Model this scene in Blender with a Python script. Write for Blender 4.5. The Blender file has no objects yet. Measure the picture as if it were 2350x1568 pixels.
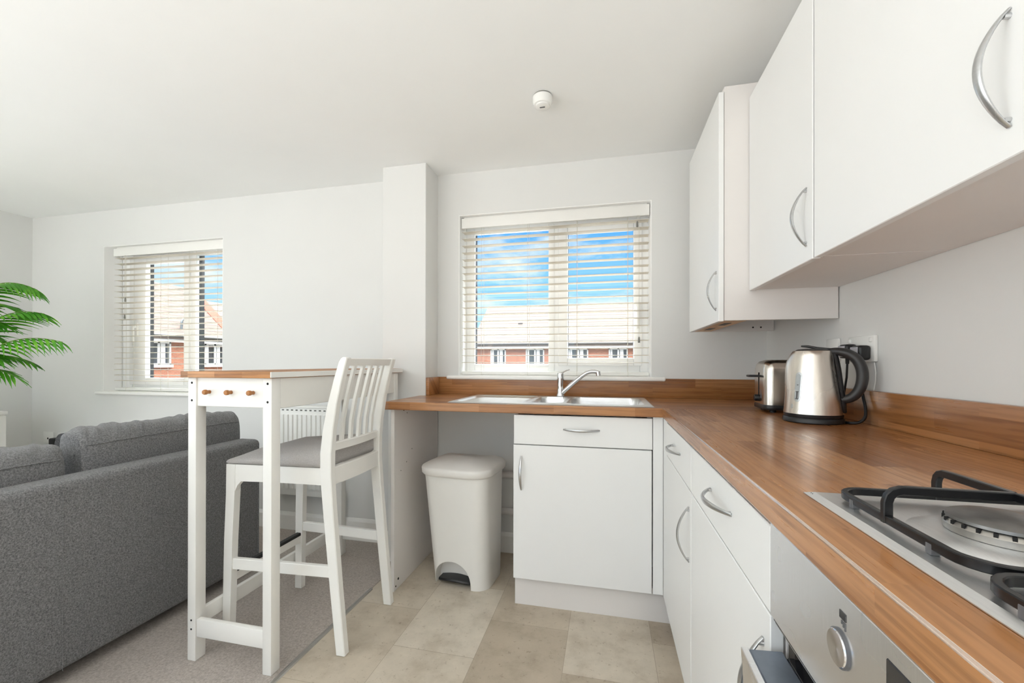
import bpy, bmesh, math, random
from mathutils import Vector, Matrix, noise
random.seed(7)
PI = math.pi
SC = bpy.context.scene
COL = SC.collection

# ------------------------------------------------------------------ materials
def srgb(r, g, b):
    f = lambda c: (c/255/12.92) if c/255 <= .04045 else ((c/255+.055)/1.055)**2.4
    return (f(r), f(g), f(b), 1)

class Mat:
    """small node-tree helper"""
    def __init__(self, name):
        self.m = bpy.data.materials.new(name); self.m.use_nodes = True
        self.t = self.m.node_tree; self.n = self.t.nodes; self.l = self.t.links
        self.p = self.n['Principled BSDF']; self.out = self.n['Material Output']
        self.tc = None
    def node(self, typ, **kw):
        n = self.n.new(typ)
        for k, v in kw.items(): setattr(n, k, v)
        return n
    def link(self, a, b): self.l.new(a, b)
    def coord(self):
        if not self.tc: self.tc = self.n.new('ShaderNodeTexCoord')
        return self.tc.outputs['Object']
    def mapping(self, scale=(1, 1, 1), src=None):
        mp = self.n.new('ShaderNodeMapping'); mp.inputs['Scale'].default_value = scale
        self.link(src or self.coord(), mp.inputs['Vector']); return mp.outputs['Vector']
    def noise(self, scale, detail=4, rough=.55, src=None, stretch=None):
        n = self.n.new('ShaderNodeTexNoise'); n.inputs['Scale'].default_value = scale
        n.inputs['Detail'].default_value = detail; n.inputs['Roughness'].default_value = rough
        if stretch: src = self.mapping(stretch, src)
        self.link(src or self.coord(), n.inputs['Vector']); return n.outputs['Fac']
    def ramp(self, fac, stops):
        r = self.n.new('ShaderNodeValToRGB'); e = r.color_ramp.elements
        e[0].position, e[0].color = stops[0]; e[1].position, e[1].color = stops[-1]
        for s in stops[1:-1]:
            k = e.new(s[0]); k.color = s[1]
        self.link(fac, r.inputs['Fac']); return r.outputs['Color']
    def mix(self, a, b, fac, mode='MIX'):
        x = self.n.new('ShaderNodeMix'); x.data_type = 'RGBA'; x.blend_type = mode
        for sock, v in ((x.inputs[6], a), (x.inputs[7], b), (x.inputs[0], fac)):
            if hasattr(v, 'is_linked'): self.link(v, sock)
            else: sock.default_value = v
        return x.outputs[2]
    def math(self, op, a, b=0.0):
        x = self.n.new('ShaderNodeMath'); x.operation = op
        for i, v in enumerate((a, b)):
            if hasattr(v, 'is_linked'): self.link(v, x.inputs[i])
            else: x.inputs[i].default_value = v
        return x.outputs[0]
    def base(self, c):
        if hasattr(c, 'is_linked'): self.link(c, self.p.inputs['Base Color'])
        else: self.p.inputs['Base Color'].default_value = c
    def set(self, rough=None, metal=None, coat=None, spec=None):
        if rough is not None:
            if hasattr(rough, 'is_linked'): self.link(rough, self.p.inputs['Roughness'])
            else: self.p.inputs['Roughness'].default_value = rough
        if metal is not None: self.p.inputs['Metallic'].default_value = metal
        if coat is not None: self.p.inputs['Coat Weight'].default_value = coat; self.p.inputs['Coat Roughness'].default_value = .12
        if spec is not None: self.p.inputs['Specular IOR Level'].default_value = spec
    def bump(self, h, strength=.3, dist=.002):
        b = self.n.new('ShaderNodeBump'); b.inputs['Strength'].default_value = strength; b.inputs['Distance'].default_value = dist
        self.link(h, b.inputs['Height']); self.link(b.outputs['Normal'], self.p.inputs['Normal'])

def paint(name, rgb, rough=.5, var=.03, scale=6, bump=0, bscale=250, metal=0, coat=None, spec=None):
    m = Mat(name); c = srgb(*rgb)
    lo = tuple(max(0, x*(1-var)) for x in c[:3])+(1,); hi = tuple(min(1, x*(1+var)) for x in c[:3])+(1,)
    m.base(m.ramp(m.noise(scale), [(.3, lo), (.7, hi)]))
    m.set(rough=rough, metal=metal, coat=coat, spec=spec)
    if bump: m.bump(m.noise(bscale, 2), bump, .001)
    return m.m

def wood_staves(name, axis, cols, sw=.055, sl=.34, rough=.3, coat=.25, grain=1.0):
    m = Mat(name)
    sep = m.node('ShaderNodeSeparateXYZ'); m.link(m.coord(), sep.inputs[0])
    X, Y, Z = sep.outputs
    L, R = (Y, X) if axis == 'Y' else (X, Y)
    row = m.math('ADD', R, Z)
    cmb = m.node('ShaderNodeCombineXYZ'); m.link(L, cmb.inputs[0]); m.link(row, cmb.inputs[1])
    b = m.node('ShaderNodeTexBrick'); m.link(cmb.outputs[0], b.inputs['Vector'])
    b.offset = .37; b.offset_frequency = 2; b.squash = 1
    b.inputs['Scale'].default_value = 1; b.inputs['Brick Width'].default_value = sl; b.inputs['Row Height'].default_value = sw
    b.inputs['Mortar Size'].default_value = 0; b.inputs['Mortar Smooth'].default_value = .5
    b.inputs['Color1'].default_value = (0, 0, 0, 1); b.inputs['Color2'].default_value = (1, 1, 1, 1); b.inputs['Mortar'].default_value = (.3, .3, .3, 1)
    tone = m.ramp(b.outputs['Color'], [(0, srgb(*cols[0])), (.35, srgb(*cols[1])), (.7, srgb(*cols[2])), (1, srgb(*cols[3]))])
    # grain: noise stretched along the stave, shifted per stave
    off = m.math('MULTIPLY', b.outputs['Color'], 7.3)
    c2 = m.node('ShaderNodeCombineXYZ')
    m.link(m.math('MULTIPLY', L, 5.0), c2.inputs[0]); m.link(m.math('MULTIPLY', row, 115.0), c2.inputs[1]); m.link(off, c2.inputs[2])
    g = m.noise(1.0, 5, .6, src=c2.outputs[0])
    c3 = m.node('ShaderNodeCombineXYZ')
    m.link(m.math('MULTIPLY', L, 2.2), c3.inputs[0]); m.link(m.math('MULTIPLY', row, 16.0), c3.inputs[1]); m.link(off, c3.inputs[2])
    w = m.node('ShaderNodeTexWave'); w.wave_type = 'BANDS'; w.bands_direction = 'Y'
    w.inputs['Scale'].default_value = .9; w.inputs['Distortion'].default_value = 6; w.inputs['Detail'].default_value = 3; w.inputs['Detail Scale'].default_value = 1.2
    m.link(c3.outputs[0], w.inputs['Vector'])
    d = m.ramp(g, [(.26, (.50, .45, .41, 1)), (.48, (1, 1, 1, 1)), (.78, (1.16, 1.14, 1.1, 1))])
    col = m.mix(tone, d, .8*grain, 'MULTIPLY')
    d2 = m.ramp(w.outputs['Fac'], [(.0, (.70, .64, .58, 1)), (.35, (1, 1, 1, 1)), (1, (1, 1, 1, 1))])
    col = m.mix(col, d2, .55*grain, 'MULTIPLY')
    m.base(col); m.set(rough=m.ramp(g, [(.3, (rough+.08,)*3+(1,)), (.7, (rough-.04,)*3+(1,))]), coat=coat)
    return m.m

def steel(name, rgb=(200, 199, 196), rough=.28, stretch=(4, 4, 160), var=.05, bump=.04):
    m = Mat(name); g = m.noise(3, 4, .6, stretch=stretch)
    c = srgb(*rgb); m.base(m.ramp(g, [(.3, tuple(x*(1-var) for x in c[:3])+(1,)), (.7, tuple(min(1, x*(1+var)) for x in c[:3])+(1,))]))
    s = m.noise(5, 2)
    r = m.ramp(s, [(.3, (rough-.015,)*3+(1,)), (.7, (rough+.03,)*3+(1,))])
    m.set(rough=r, metal=1)
    if bump: m.bump(g, bump, .0006)
    return m.m

def fabric(name, dark, light, scale=420, bump=.6):
    m = Mat(name)
    n1 = m.noise(scale, 3, .7); n2 = m.noise(scale*.33, 3, .6)
    f = m.math('ADD', m.math('MULTIPLY', n1, .55), m.math('MULTIPLY', n2, .45))
    m.base(m.ramp(f, [(.36, srgb(*dark)), (.62, srgb(*light))]))
    m.set(rough=.95, spec=.1); m.p.inputs['Sheen Weight'].default_value = .15
    m.bump(n1, bump, .0012)
    return m.m

M = {}
M['wall'] = paint('wall_emulsion', (224, 224, 222), .85, .012, 2, .06, 300, spec=.2)
M['ceiling'] = paint('ceiling_emulsion', (243, 244, 243), .9, .01, 2, .05, 300, spec=.2)
M['gloss_white'] = paint('gloss_trim', (247, 246, 243), .35, .01, 3)
M['reveal'] = paint('reveal_paint', (250, 250, 249), .6, .008, 3)
M['upvc'] = paint('upvc_white', (250, 250, 250), .25, .01, 3)
M['door'] = paint('cabinet_white', (234, 234, 233), .38, .012, 3, .02, 60)
M['carcass'] = paint('carcass_white', (226, 222, 219), .5, .015, 3)
M['chip'] = paint('raw_chipboard', (226, 200, 170), .8, .12, 60)
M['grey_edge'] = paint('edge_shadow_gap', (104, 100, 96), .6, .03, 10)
W_COLS = [(130, 82, 45), (148, 98, 56), (163, 112, 67), (178, 128, 84)]
M['wood_y'] = wood_staves('worktop_staves_hob', 'Y', W_COLS)
M['wood_x'] = wood_staves('worktop_staves_sink', 'X', W_COLS)
def gloss_edge(src):
    m = src.copy(); m.name = 'worktop_gloss_edge'; p = m.node_tree.nodes['Principled BSDF']
    p.inputs['Coat Weight'].default_value = 1; p.inputs['Coat IOR'].default_value = 7.0; p.inputs['Coat Roughness'].default_value = .08
    return m
M['edge_y'] = gloss_edge(M['wood_y'])
M['table_wood'] = wood_staves('table_staves', 'X', [(140, 92, 48), (160, 108, 60), (174, 120, 70), (186, 134, 84)], .04, .12, .45, 0)
M['peg_wood'] = paint('peg_wood', (166, 110, 58), .5, .12, 60)
M['white_paint'] = paint('white_furniture_lacquer', (238, 237, 233), .38, .015, 8)
M['steel'] = steel('brushed_steel_hob', (232, 233, 234), .36, (200, 6, 6), .04)
M['steel_sink'] = steel('brushed_steel_sink', (226, 227, 228), .36, (8, 160, 8), .05)
M['steel_v'] = steel('brushed_steel_kettle', (222, 214, 205), .27, (26, 26, 1.2), .08)
M['steel_toaster'] = steel('brushed_steel_toaster', (214, 208, 200), .22, (26, 26, 1.2), .06)
M['steel_oven'] = steel('brushed_steel_oven', (242, 243, 245), .26, (6, 200, 6), .03)
M['chrome'] = steel('polished_chrome', (222, 222, 224), .09, (6, 6, 6), .02, 0)
M['satin'] = steel('satin_handle', (200, 201, 202), .27, (8, 8, 90), .04, .02)
M['burner'] = paint('burner_aluminium', (170, 166, 160), .35, .08, 60, metal=.9)
M['burner_cap'] = paint('burner_cap_worn', (128, 126, 124), .38, .18, 45, metal=.75)
M['black_enamel'] = paint('black_enamel', (12, 12, 14), .3, .1, 30, coat=.1, spec=.35)
M['black_plastic'] = paint('black_plastic', (24, 24, 26), .38, .1, 40)
M['black_rubber'] = paint('black_rubber', (22, 22, 23), .6, .1, 40)
M['dark_plastic'] = paint('dark_grey_handle', (46, 44, 44), .42, .06, 40)
M['hole'] = paint('dark_hole', (20, 18, 17), .8, .05, 40)
M['bin'] = paint('bin_plastic', (232, 230, 225), .42, .015, 6, .05, 200)
M['bin_lid'] = paint('bin_lid_plastic', (230, 227, 222), .45, .02, 8, .05, 200)
M['socket'] = paint('socket_white', (238, 238, 235), .25, .01, 6)
M['plug_face'] = paint('plug_label_grey', (176, 176, 184), .4, .08, 90)
M['slat'] = paint('blind_slat', (208, 200, 186), .45, .015, 5)
M['valance'] = paint('blind_valance', (238, 237, 233), .45, .01, 5)
M['cord'] = paint('blind_cord', (206, 202, 190), .8, .05, 60)
M['tassel'] = paint('tassel_grey', (136, 134, 128), .5, .04, 60)
M['gasket'] = paint('anthracite_frame', (36, 37, 39), .5, .06, 30)
M['sofa'] = fabric('sofa_weave', (70, 70, 72), (150, 150, 151), 620)
M['seat'] = fabric('seat_cover', (158, 154, 151), (186, 183, 181), 900, .25)
M['radiator'] = paint('radiator_enamel', (233, 233, 229), .4, .01, 6)
M['grille_dark'] = paint('radiator_slot', (108, 108, 104), .7, .05, 20)
M['soil'] = paint('soil', (58, 42, 30), .95, .3, 60, .6, 90)
M['pot'] = paint('pot_glaze', (206, 203, 196), .4, .03, 10)
M['stem'] = paint('palm_stem', (98, 128, 52), .6, .15, 30)
M['gauge'] = paint('gauge_window', (176, 182, 184), .15, .06, 40)
M['mark'] = paint('grey_mark', (92, 92, 94), .4, .05, 60)
M['strip'] = steel('threshold_aluminium', (196, 194, 190), .4, (4, 200, 4), .06)
M['oven_black'] = paint('oven_black_glass', (26, 27, 32), .12, .1, 20, coat=.5)
M['oven_inside'] = paint('oven_cavity', (70, 64, 58), .5, .15, 12)
M['oven_edge'] = paint('oven_door_edge', (118, 126, 138), .3, .12, 30, metal=.5)

def leaf_mat():
    m = Mat('palm_leaf')
    n = m.noise(9, 3); info = m.node('ShaderNodeObjectInfo')
    c = m.ramp(n, [(.3, srgb(52, 128, 22)), (.55, srgb(88, 168, 34)), (.75, srgb(150, 206, 58))])
    h = m.node('ShaderNodeHueSaturation'); m.link(c, h.inputs['Color'])
    v = m.math('ADD', m.math('MULTIPLY', info.outputs['Random'], .5), .8); m.link(v, h.inputs['Value'])
    m.base(h.outputs['Color']); m.set(rough=.4)
    tr = m.node('ShaderNodeBsdfTranslucent'); m.link(h.outputs['Color'], tr.inputs['Color'])
    mx = m.node('ShaderNodeMixShader'); mx.inputs[0].default_value = .35
    m.link(m.p.outputs[0], mx.inputs[1]); m.link(tr.outputs[0], mx.inputs[2]); m.link(mx.outputs[0], m.out.inputs['Surface'])
    return m.m
M['leaf'] = leaf_mat()

def glass_mat(name='window_glass', refl=.06):
    m = Mat(name)
    t = m.node('ShaderNodeBsdfTransparent'); t.inputs['Color'].default_value = (.97, .985, .98, 1)
    g = m.node('ShaderNodeBsdfGlossy'); g.inputs['Roughness'].default_value = .02
    n = m.noise(1.5, 2); f = m.ramp(n, [(.2, (refl*.8,)*3+(1,)), (.8, (refl,)*3+(1,))])
    mx = m.node('ShaderNodeMixShader'); m.link(f, mx.inputs[0])
    m.link(t.outputs[0], mx.inputs[1]); m.link(g.outputs[0], mx.inputs[2]); m.link(mx.outputs[0], m.out.inputs['Surface'])
    return m.m
M['glass'] = glass_mat()

def tile_mat():
    m = Mat('stone_vinyl_tiles')
    sep = m.node('ShaderNodeSeparateXYZ'); m.link(m.coord(), sep.inputs[0])
    cmb = m.node('ShaderNodeCombineXYZ')
    m.link(m.math('ADD', sep.outputs[1], -1.49+4.8), cmb.inputs[0]); m.link(m.math('ADD', sep.outputs[0], .485+3.3), cmb.inputs[1])
    b = m.node('ShaderNodeTexBrick'); m.link(cmb.outputs[0], b.inputs['Vector'])
    b.offset = .5; b.offset_frequency = 2
    b.inputs['Scale'].default_value = 1; b.inputs['Brick Width'].default_value = .48; b.inputs['Row Height'].default_value = .33
    b.inputs['Mortar Size'].default_value = .0012; b.inputs['Mortar Smooth'].default_value = .4; b.inputs['Bias'].default_value = 0
    b.inputs['Color1'].default_value = (0, 0, 0, 1); b.inputs['Color2'].default_value = (1, 1, 1, 1); b.inputs['Mortar'].default_value = (.1, .1, .1, 1)
    tone = m.ramp(b.outputs['Color'], [(0, srgb(176, 163, 145)), (.5, srgb(190, 178, 160)), (1, srgb(206, 197, 182))])
    n = m.noise(7, 6, .65); col = m.mix(tone, m.ramp(n, [(.28, (.74, .71, .67, 1)), (.5, (1, 1, 1, 1)), (.72, (1.14, 1.14, 1.14, 1))]), .95, 'MULTIPLY')
    n2 = m.noise(46, 4, .75); col = m.mix(col, m.ramp(n2, [(.30, (.60, .55, .50, 1)), (.41, (1, 1, 1, 1)), (1, (1, 1, 1, 1))]), .9, 'MULTIPLY')
    col = m.mix(col, srgb(150, 138, 122), m.math('MULTIPLY', b.outputs['Fac'], .6))
    m.base(col); m.set(rough=.42); m.bump(m.math('SUBTRACT', n2, b.outputs['Fac']), .12, .0008)
    return m.m
M['tiles'] = tile_mat()

def carpet_mat():
    m = Mat('beige_carpet_pile')
    a = m.noise(520, 3, .7); b = m.noise(120, 3, .6); c = m.noise(3, 3)
    f = m.math('ADD', m.math('MULTIPLY', a, .6), m.math('MULTIPLY', b, .4))
    col = m.ramp(f, [(.34, srgb(150, 140, 132)), (.64, srgb(214, 206, 199))])
    m.base(m.mix(col, m.ramp(c, [(.3, (.94, .94, .94, 1)), (.7, (1.04, 1.04, 1.04, 1))]), .7, 'MULTIPLY')); m.set(rough=1, spec=.05); m.bump(f, .9, .004)
    return m.m
M['carpet'] = carpet_mat()

def brick_mat():
    m = Mat('red_brickwork')
    sep = m.node('ShaderNodeSeparateXYZ'); m.link(m.coord(), sep.inputs[0])
    cmb = m.node('ShaderNodeCombineXYZ'); m.link(m.math('ADD', sep.outputs[0], sep.outputs[1]), cmb.inputs[0]); m.link(sep.outputs[2], cmb.inputs[1])
    b = m.node('ShaderNodeTexBrick'); m.link(cmb.outputs[0], b.inputs['Vector'])
    b.inputs['Scale'].default_value = 1; b.inputs['Brick Width'].default_value = .225; b.inputs['Row Height'].default_value = .075; b.inputs['Mortar Size'].default_value = .011
    b.inputs['Color1'].default_value = srgb(122, 58, 32); b.inputs['Color2'].default_value = srgb(146, 80, 48); b.inputs['Mortar'].default_value = srgb(118, 102, 90)
    m.base(b.outputs['Color']); m.set(rough=.9); m.bump(b.outputs['Fac'], -.3, .01)
    return m.m
M['brick'] = brick_mat()

def roof_mat():
    m = Mat('pale_roof_tiles')
    sep = m.node('ShaderNodeSeparateXYZ'); m.link(m.coord(), sep.inputs[0])
    cmb = m.node('ShaderNodeCombineXYZ'); m.link(m.math('ADD', sep.outputs[0], sep.outputs[1]), cmb.inputs[0]); m.link(sep.outputs[2], cmb.inputs[1])
    b = m.node('ShaderNodeTexBrick'); m.link(cmb.outputs[0], b.inputs['Vector'])
    b.inputs['Scale'].default_value = 1; b.inputs['Brick Width'].default_value = 40; b.inputs['Row Height'].default_value = .21; b.inputs['Mortar Size'].default_value = .013
    b.inputs['Color1'].default_value = srgb(84, 70, 62); b.inputs['Color2'].default_value = srgb(92, 77, 69); b.inputs['Mortar'].default_value = srgb(34, 27, 24)
    m.base(b.outputs['Color']); m.set(rough=.85)
    return m.m
M['roof'] = roof_mat()
M['out_white'] = paint('outside_white', (188, 186, 184), .5, .02, 2)
M['out_glass'] = paint('outside_window_pane', (48, 52, 56), .12, .2, 3)
M['gutter'] = paint('dark_gutter', (58, 54, 52), .5, .05, 3)
M['tarmac'] = paint('pale_paving', (112, 110, 106), .95, .08, 1)
M['lamp_metal'] = paint('street_lamp_metal', (92, 96, 98), .4, .05, 5, metal=.5)
M['terracotta'] = paint('terracotta_ridge', (112, 52, 32), .85, .08, 8)

# ------------------------------------------------------------------ mesh building
class MB:
    def __init__(self): self.bm = bmesh.new(); self.mats = []
    def _mi(self, f0, mi):
        if mi:
            self.bm.faces.ensure_lookup_table()
            for f in self.bm.faces[f0:]: f.material_index = mi
    def box(self, x0, x1, y0, y1, z0, z1, bev=0, seg=2, mi=0, rot=None):
        f0 = len(self.bm.faces)
        r = bmesh.ops.create_cube(self.bm, size=1)['verts']
        c = Vector(((x0+x1)/2, (y0+y1)/2, (z0+z1)/2)); s = Vector((abs(x1-x0), abs(y1-y0), abs(z1-z0)))
        for v in r:
            v.co = Vector((v.co.x*s.x, v.co.y*s.y, v.co.z*s.z))
            if rot is not None: v.co = rot @ v.co
            v.co += c
        if bev:
            es = list({e for v in r for e in v.link_edges})
            bmesh.ops.bevel(self.bm, geom=es, offset=min(bev, min(s)*.45), segments=seg, affect='EDGES', profile=.5, clamp_overlap=True)
        self._mi(f0, mi); return self
    def ring_loft(self, rings, cap=True, closed=True, mi=0):
        f0 = len(self.bm.faces); R = [[self.bm.verts.new(p) for p in r] for r in rings]; n = len(R[0])
        for a, b in zip(R, R[1:]):
            for i in range(n if closed else n-1):
                j = (i+1) % n
                try: self.bm.faces.new((a[i], a[j], b[j], b[i]))
                except ValueError: pass
        if cap:
            for r in (R[0][::-1], R[-1]):
                try: self.bm.faces.new(r)
                except ValueError: pass
        self._mi(f0, mi); return self
    def tube(self, pts, rad, n=10, cap=True, mi=0, flat=None):
        """rad: number or list; flat=(normal, ratio) squashes the section along normal"""
        P = [Vector(p) for p in pts]; k = len(P)
        rr = rad if isinstance(rad, (list, tuple)) else [rad]*k
        T = [(P[min(i+1, k-1)]-P[max(i-1, 0)]).normalized() for i in range(k)]
        u = T[0].orthogonal().normalized()
        if flat is not None:
            nv = Vector(flat[0]); u = (nv-T[0]*nv.dot(T[0])).normalized()
        rings = []
        for i in range(k):
            if flat is not None:
                nv = Vector(flat[0]); u = (nv-T[i]*nv.dot(T[i])); u = u.normalized() if u.length > 1e-5 else T[i].orthogonal().normalized()
            else: u = (u-T[i]*u.dot(T[i])).normalized()
            w = T[i].cross(u); q = flat[1] if flat is not None else 1
            rings.append([P[i]+(u*math.cos(2*PI*j/n)*q+w*math.sin(2*PI*j/n))*rr[i] for j in range(n)])
        return self.ring_loft(rings, cap, True, mi)
    def cyl(self, p0, p1, r0, r1=None, n=24, mi=0):
        return self.tube([p0, p1], [r0, r0 if r1 is None else r1], n, True, mi)
    def lathe(self, prof, c, n=48, axis='Z', mi=0, cap=True):
        rings = []
        for r, h in prof:
            ring = []
            for j in range(n):
                a = 2*PI*j/n; p = (r*math.cos(a), r*math.sin(a), h)
                if axis == 'X': p = (h, r*math.cos(a), r*math.sin(a))
                if axis == 'Y': p = (r*math.sin(a), h, r*math.cos(a))
                ring.append(Vector(c)+Vector(p))
            rings.append(ring)
        return self.ring_loft(rings, cap, True, mi)
    def prism(self, poly, axis, a0, a1, mi=0):
        """poly: 2-D points; axis: extrusion axis (other two axes keep their XYZ order)"""
        def P(p, a): return {'X': (a, p[0], p[1]), 'Y': (p[0], a, p[1]), 'Z': (p[0], p[1], a)}[axis]
        return self.ring_loft([[Vector(P(p, a0)) for p in poly], [Vector(P(p, a1)) for p in poly]], True, True, mi)
    def slab(self, A, B, mask, c0, c1, axis):
        """grid slab over breakpoints A x B, cells where mask(i,j), from c0 to c1 along axis"""
        def P(a, b, c): return {'Z': (a, b, c), 'Y': (a, c, b), 'X': (c, a, b)}[axis]
        V = {}
        def v(i, j, k):
            if (i, j, k) not in V: V[(i, j, k)] = self.bm.verts.new(P(A[i], B[j], (c0, c1)[k]))
            return V[(i, j, k)]
        on = lambda i, j: 0 <= i < len(A)-1 and 0 <= j < len(B)-1 and mask(i, j)
        for i in range(len(A)-1):
            for j in range(len(B)-1):
                if not on(i, j): continue
                self.bm.faces.new((v(i, j, 1), v(i+1, j, 1), v(i+1, j+1, 1), v(i, j+1, 1)))
                self.bm.faces.new((v(i, j, 0), v(i, j+1, 0), v(i+1, j+1, 0), v(i+1, j, 0)))
                for (di, dj, p, q) in ((-1, 0, (i, j), (i, j+1)), (1, 0, (i+1, j), (i+1, j+1)), (0, -1, (i, j), (i+1, j)), (0, 1, (i, j+1), (i+1, j+1))):
                    if not on(i+di, j+dj): self.bm.faces.new((v(*p, 0), v(*q, 0), v(*q, 1), v(*p, 1)))
        return self
    def build(self, name, mat, parent=None, world=True, smooth=35, mats=None):
        bmesh.ops.recalc_face_normals(self.bm, faces=self.bm.faces)
        me = bpy.data.meshes.new(name)
        if parent is not None and world:
            o = Vector((0, 0, 0)); q = parent
            while q is not None: o += q.location; q = q.parent
            bmesh.ops.translate(self.bm, verts=self.bm.verts, vec=-o)
        self.bm.to_mesh(me); self.bm.free()
        for m_ in (mats or [mat]): me.materials.append(m_)
        if smooth:
            for p in me.polygons: p.use_smooth = True
            try: me.set_sharp_from_angle(angle=math.radians(smooth))
            except Exception: pass
        ob = bpy.data.objects.new(name, me); COL.objects.link(ob)
        if parent is not None: ob.parent = parent
        return ob

def thing(name, label, cat, loc=(0, 0, 0), rotz=0, group=None):
    o = bpy.data.objects.new(name, None); COL.objects.link(o)
    o.location = loc; o.rotation_euler = (0, 0, rotz); o.empty_display_size = .05
    o['label'] = label; o['category'] = cat
    if group: o['group'] = group
    return o
def tag(o, label, cat, group=None):
    o['label'] = label; o['category'] = cat
    if group: o['group'] = group
    return o
def struct(o, label=None, cat=None):
    o['kind'] = 'structure'
    if label: o['label'] = label
    if cat: o['category'] = cat
    return o
def boolean_cut(ob, cutter):
    m = ob.modifiers.new('cut', 'BOOLEAN'); m.object = cutter; m.operation = 'DIFFERENCE'; m.solver = 'EXACT'
    dg = bpy.context.evaluated_depsgraph_get(); dg.update()
    me = bpy.data.meshes.new_from_object(ob.evaluated_get(dg))
    ob.modifiers.clear(); old = ob.data; ob.data = me
    me.set_sharp_from_angle(angle=math.radians(35))
    bpy.data.objects.remove(cutter)
    return ob

def spline(pts, n=6):
    P = [Vector(p) for p in pts]; out = []
    for i in range(len(P)-1):
        a, b, c, d = P[max(i-1, 0)], P[i], P[i+1], P[min(i+2, len(P)-1)]
        for k in range(n):
            t = k/n; out.append(.5*((2*b)+(c-a)*t+(2*a-5*b+4*c-d)*t*t+(3*b-a-3*c+d)*t**3))
    return out+[P[-1]]
def rspline(rr, n=6): return [rr[i]+(rr[i+1]-rr[i])*k/n for i in range(len(rr)-1) for k in range(n)]+[rr[-1]]

def bow(mb, p0, p1, out, bulge=.031, w=.0065, n=18):
    """crescent bow handle from p0 to p1 bulging along out"""
    p0, p1, out = Vector(p0), Vector(p1), Vector(out)
    pts, rr = [], []
    for i in range(n+1):
        t = i/n; s = math.sin(PI*t)
        pts.append(p0.lerp(p1, t)+out*(bulge*(s**.85)+.001)); rr.append(w*(.55+.45*s))
    mb.tube(pts, rr, 10, True, 0, flat=(out, .55))
    for p, q in ((p0, .06), (p1, .94)):
        c = p0.lerp(p1, q); mb.cyl(c-out*.001, c+out*.007, .0036, .003, 10)
    return mb

WY, XR, XL, ZC, YB = 2.377, .799, -4.449, 2.2486, -2.3

# ------------------------------------------------------------------ room shell
W1 = (-.872, .235, 1.030, 1.996)
W2 = (-3.705, -2.606, .889, 1.980)
mb = MB(); A = [XL, W2[0], W2[1], W1[0], W1[1], XR]; B = [-.02, W2[2], W1[2], W2[3], W1[3], ZC]
def wm(i, j):
    if i == 1 and 1 <= j <= 2: return False
    if i == 3 and 2 <= j <= 3: return False
    return True
mb.slab(A, B, wm, WY, WY+.27, 'Y'); struct(mb.build('wall_back', M['wall'], smooth=0), 'white painted wall with two windows', 'wall')
struct(MB().box(XR, XR+.2, YB-.2, WY+.27, -.02, ZC).build('wall_right', M['wall'], smooth=0), 'white wall behind the hob worktop and wall cabinets', 'wall')
W4 = (-1.7, .5, .35, 2.0)
struct(MB().slab([YB-.2, W4[0], W4[1], WY+.27], [-.02, W4[2], W4[3], ZC], lambda i, j: not (i == 1 and j == 1), XL-.2, XL, 'X').build('wall_left', M['wall'], smooth=0), 'white wall behind the palm', 'wall')
W3 = (-3.7, -.5, .3, 2.1)
struct(MB().slab([XL-.2, W3[0], W3[1], XR+.2], [-.02, W3[2], W3[3], ZC], lambda i, j: not (i == 1 and j == 1), YB-.2, YB, 'Y').build('wall_rear', M['wall'], smooth=0))
struct(MB().box(XL-.2, XR+.2, YB-.2, WY+.27, ZC, ZC+.2).build('ceiling', M['ceiling'], smooth=0), 'plain white ceiling', 'ceiling')
struct(MB().box(-1.122, XR, YB, WY, -.15, 0).build('floor', M['tiles'], smooth=0), 'beige stone effect tiled floor', 'floor')
struct(MB().box(XL, -1.122, YB, WY, -.15, .002).build('floor_carpet', M['carpet'], smooth=0), 'beige carpet on the living room side', 'floor')
struct(MB().box(-1.280, -1.007, 2.204, WY, 0, ZC, .003, 1).build('wall_column', M['wall'], smooth=30), 'white boxed column left of the kitchen window', 'wall')
t = MB(); t.prism([(-1.133, .0), (-1.131, .005), (-1.124, .0075), (-1.116, .005), (-1.113, .0)], 'Y', -1.2, 1.835)
struct(t.build('trim_1', M['strip']), 'metal threshold strip between carpet and tiles', 'trim')
def skirt(name, poly_axis, a0, a1, at, sgn, x=True):
    prof = [(0, 0), (.014*sgn, 0), (.014*sgn, .095), (.006*sgn, .112), (0, .115)]
    m_ = MB()
    m_.prism([(at+p[0], p[1]) for p in prof], 'X' if x else 'Y', a0, a1)
    return struct(m_.build(name, M['gloss_white'], smooth=0))
skirt('baseboard_back', 'X', XL, -1.28, WY, -1)
skirt('baseboard_void', 'X', -1.0, -.40, WY, -1)
skirt('baseboard_left', 'Y', YB, WY, XL, 1, False)
skirt('baseboard_column', 'X', -1.28, -1.02, 2.204, -1)

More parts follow.
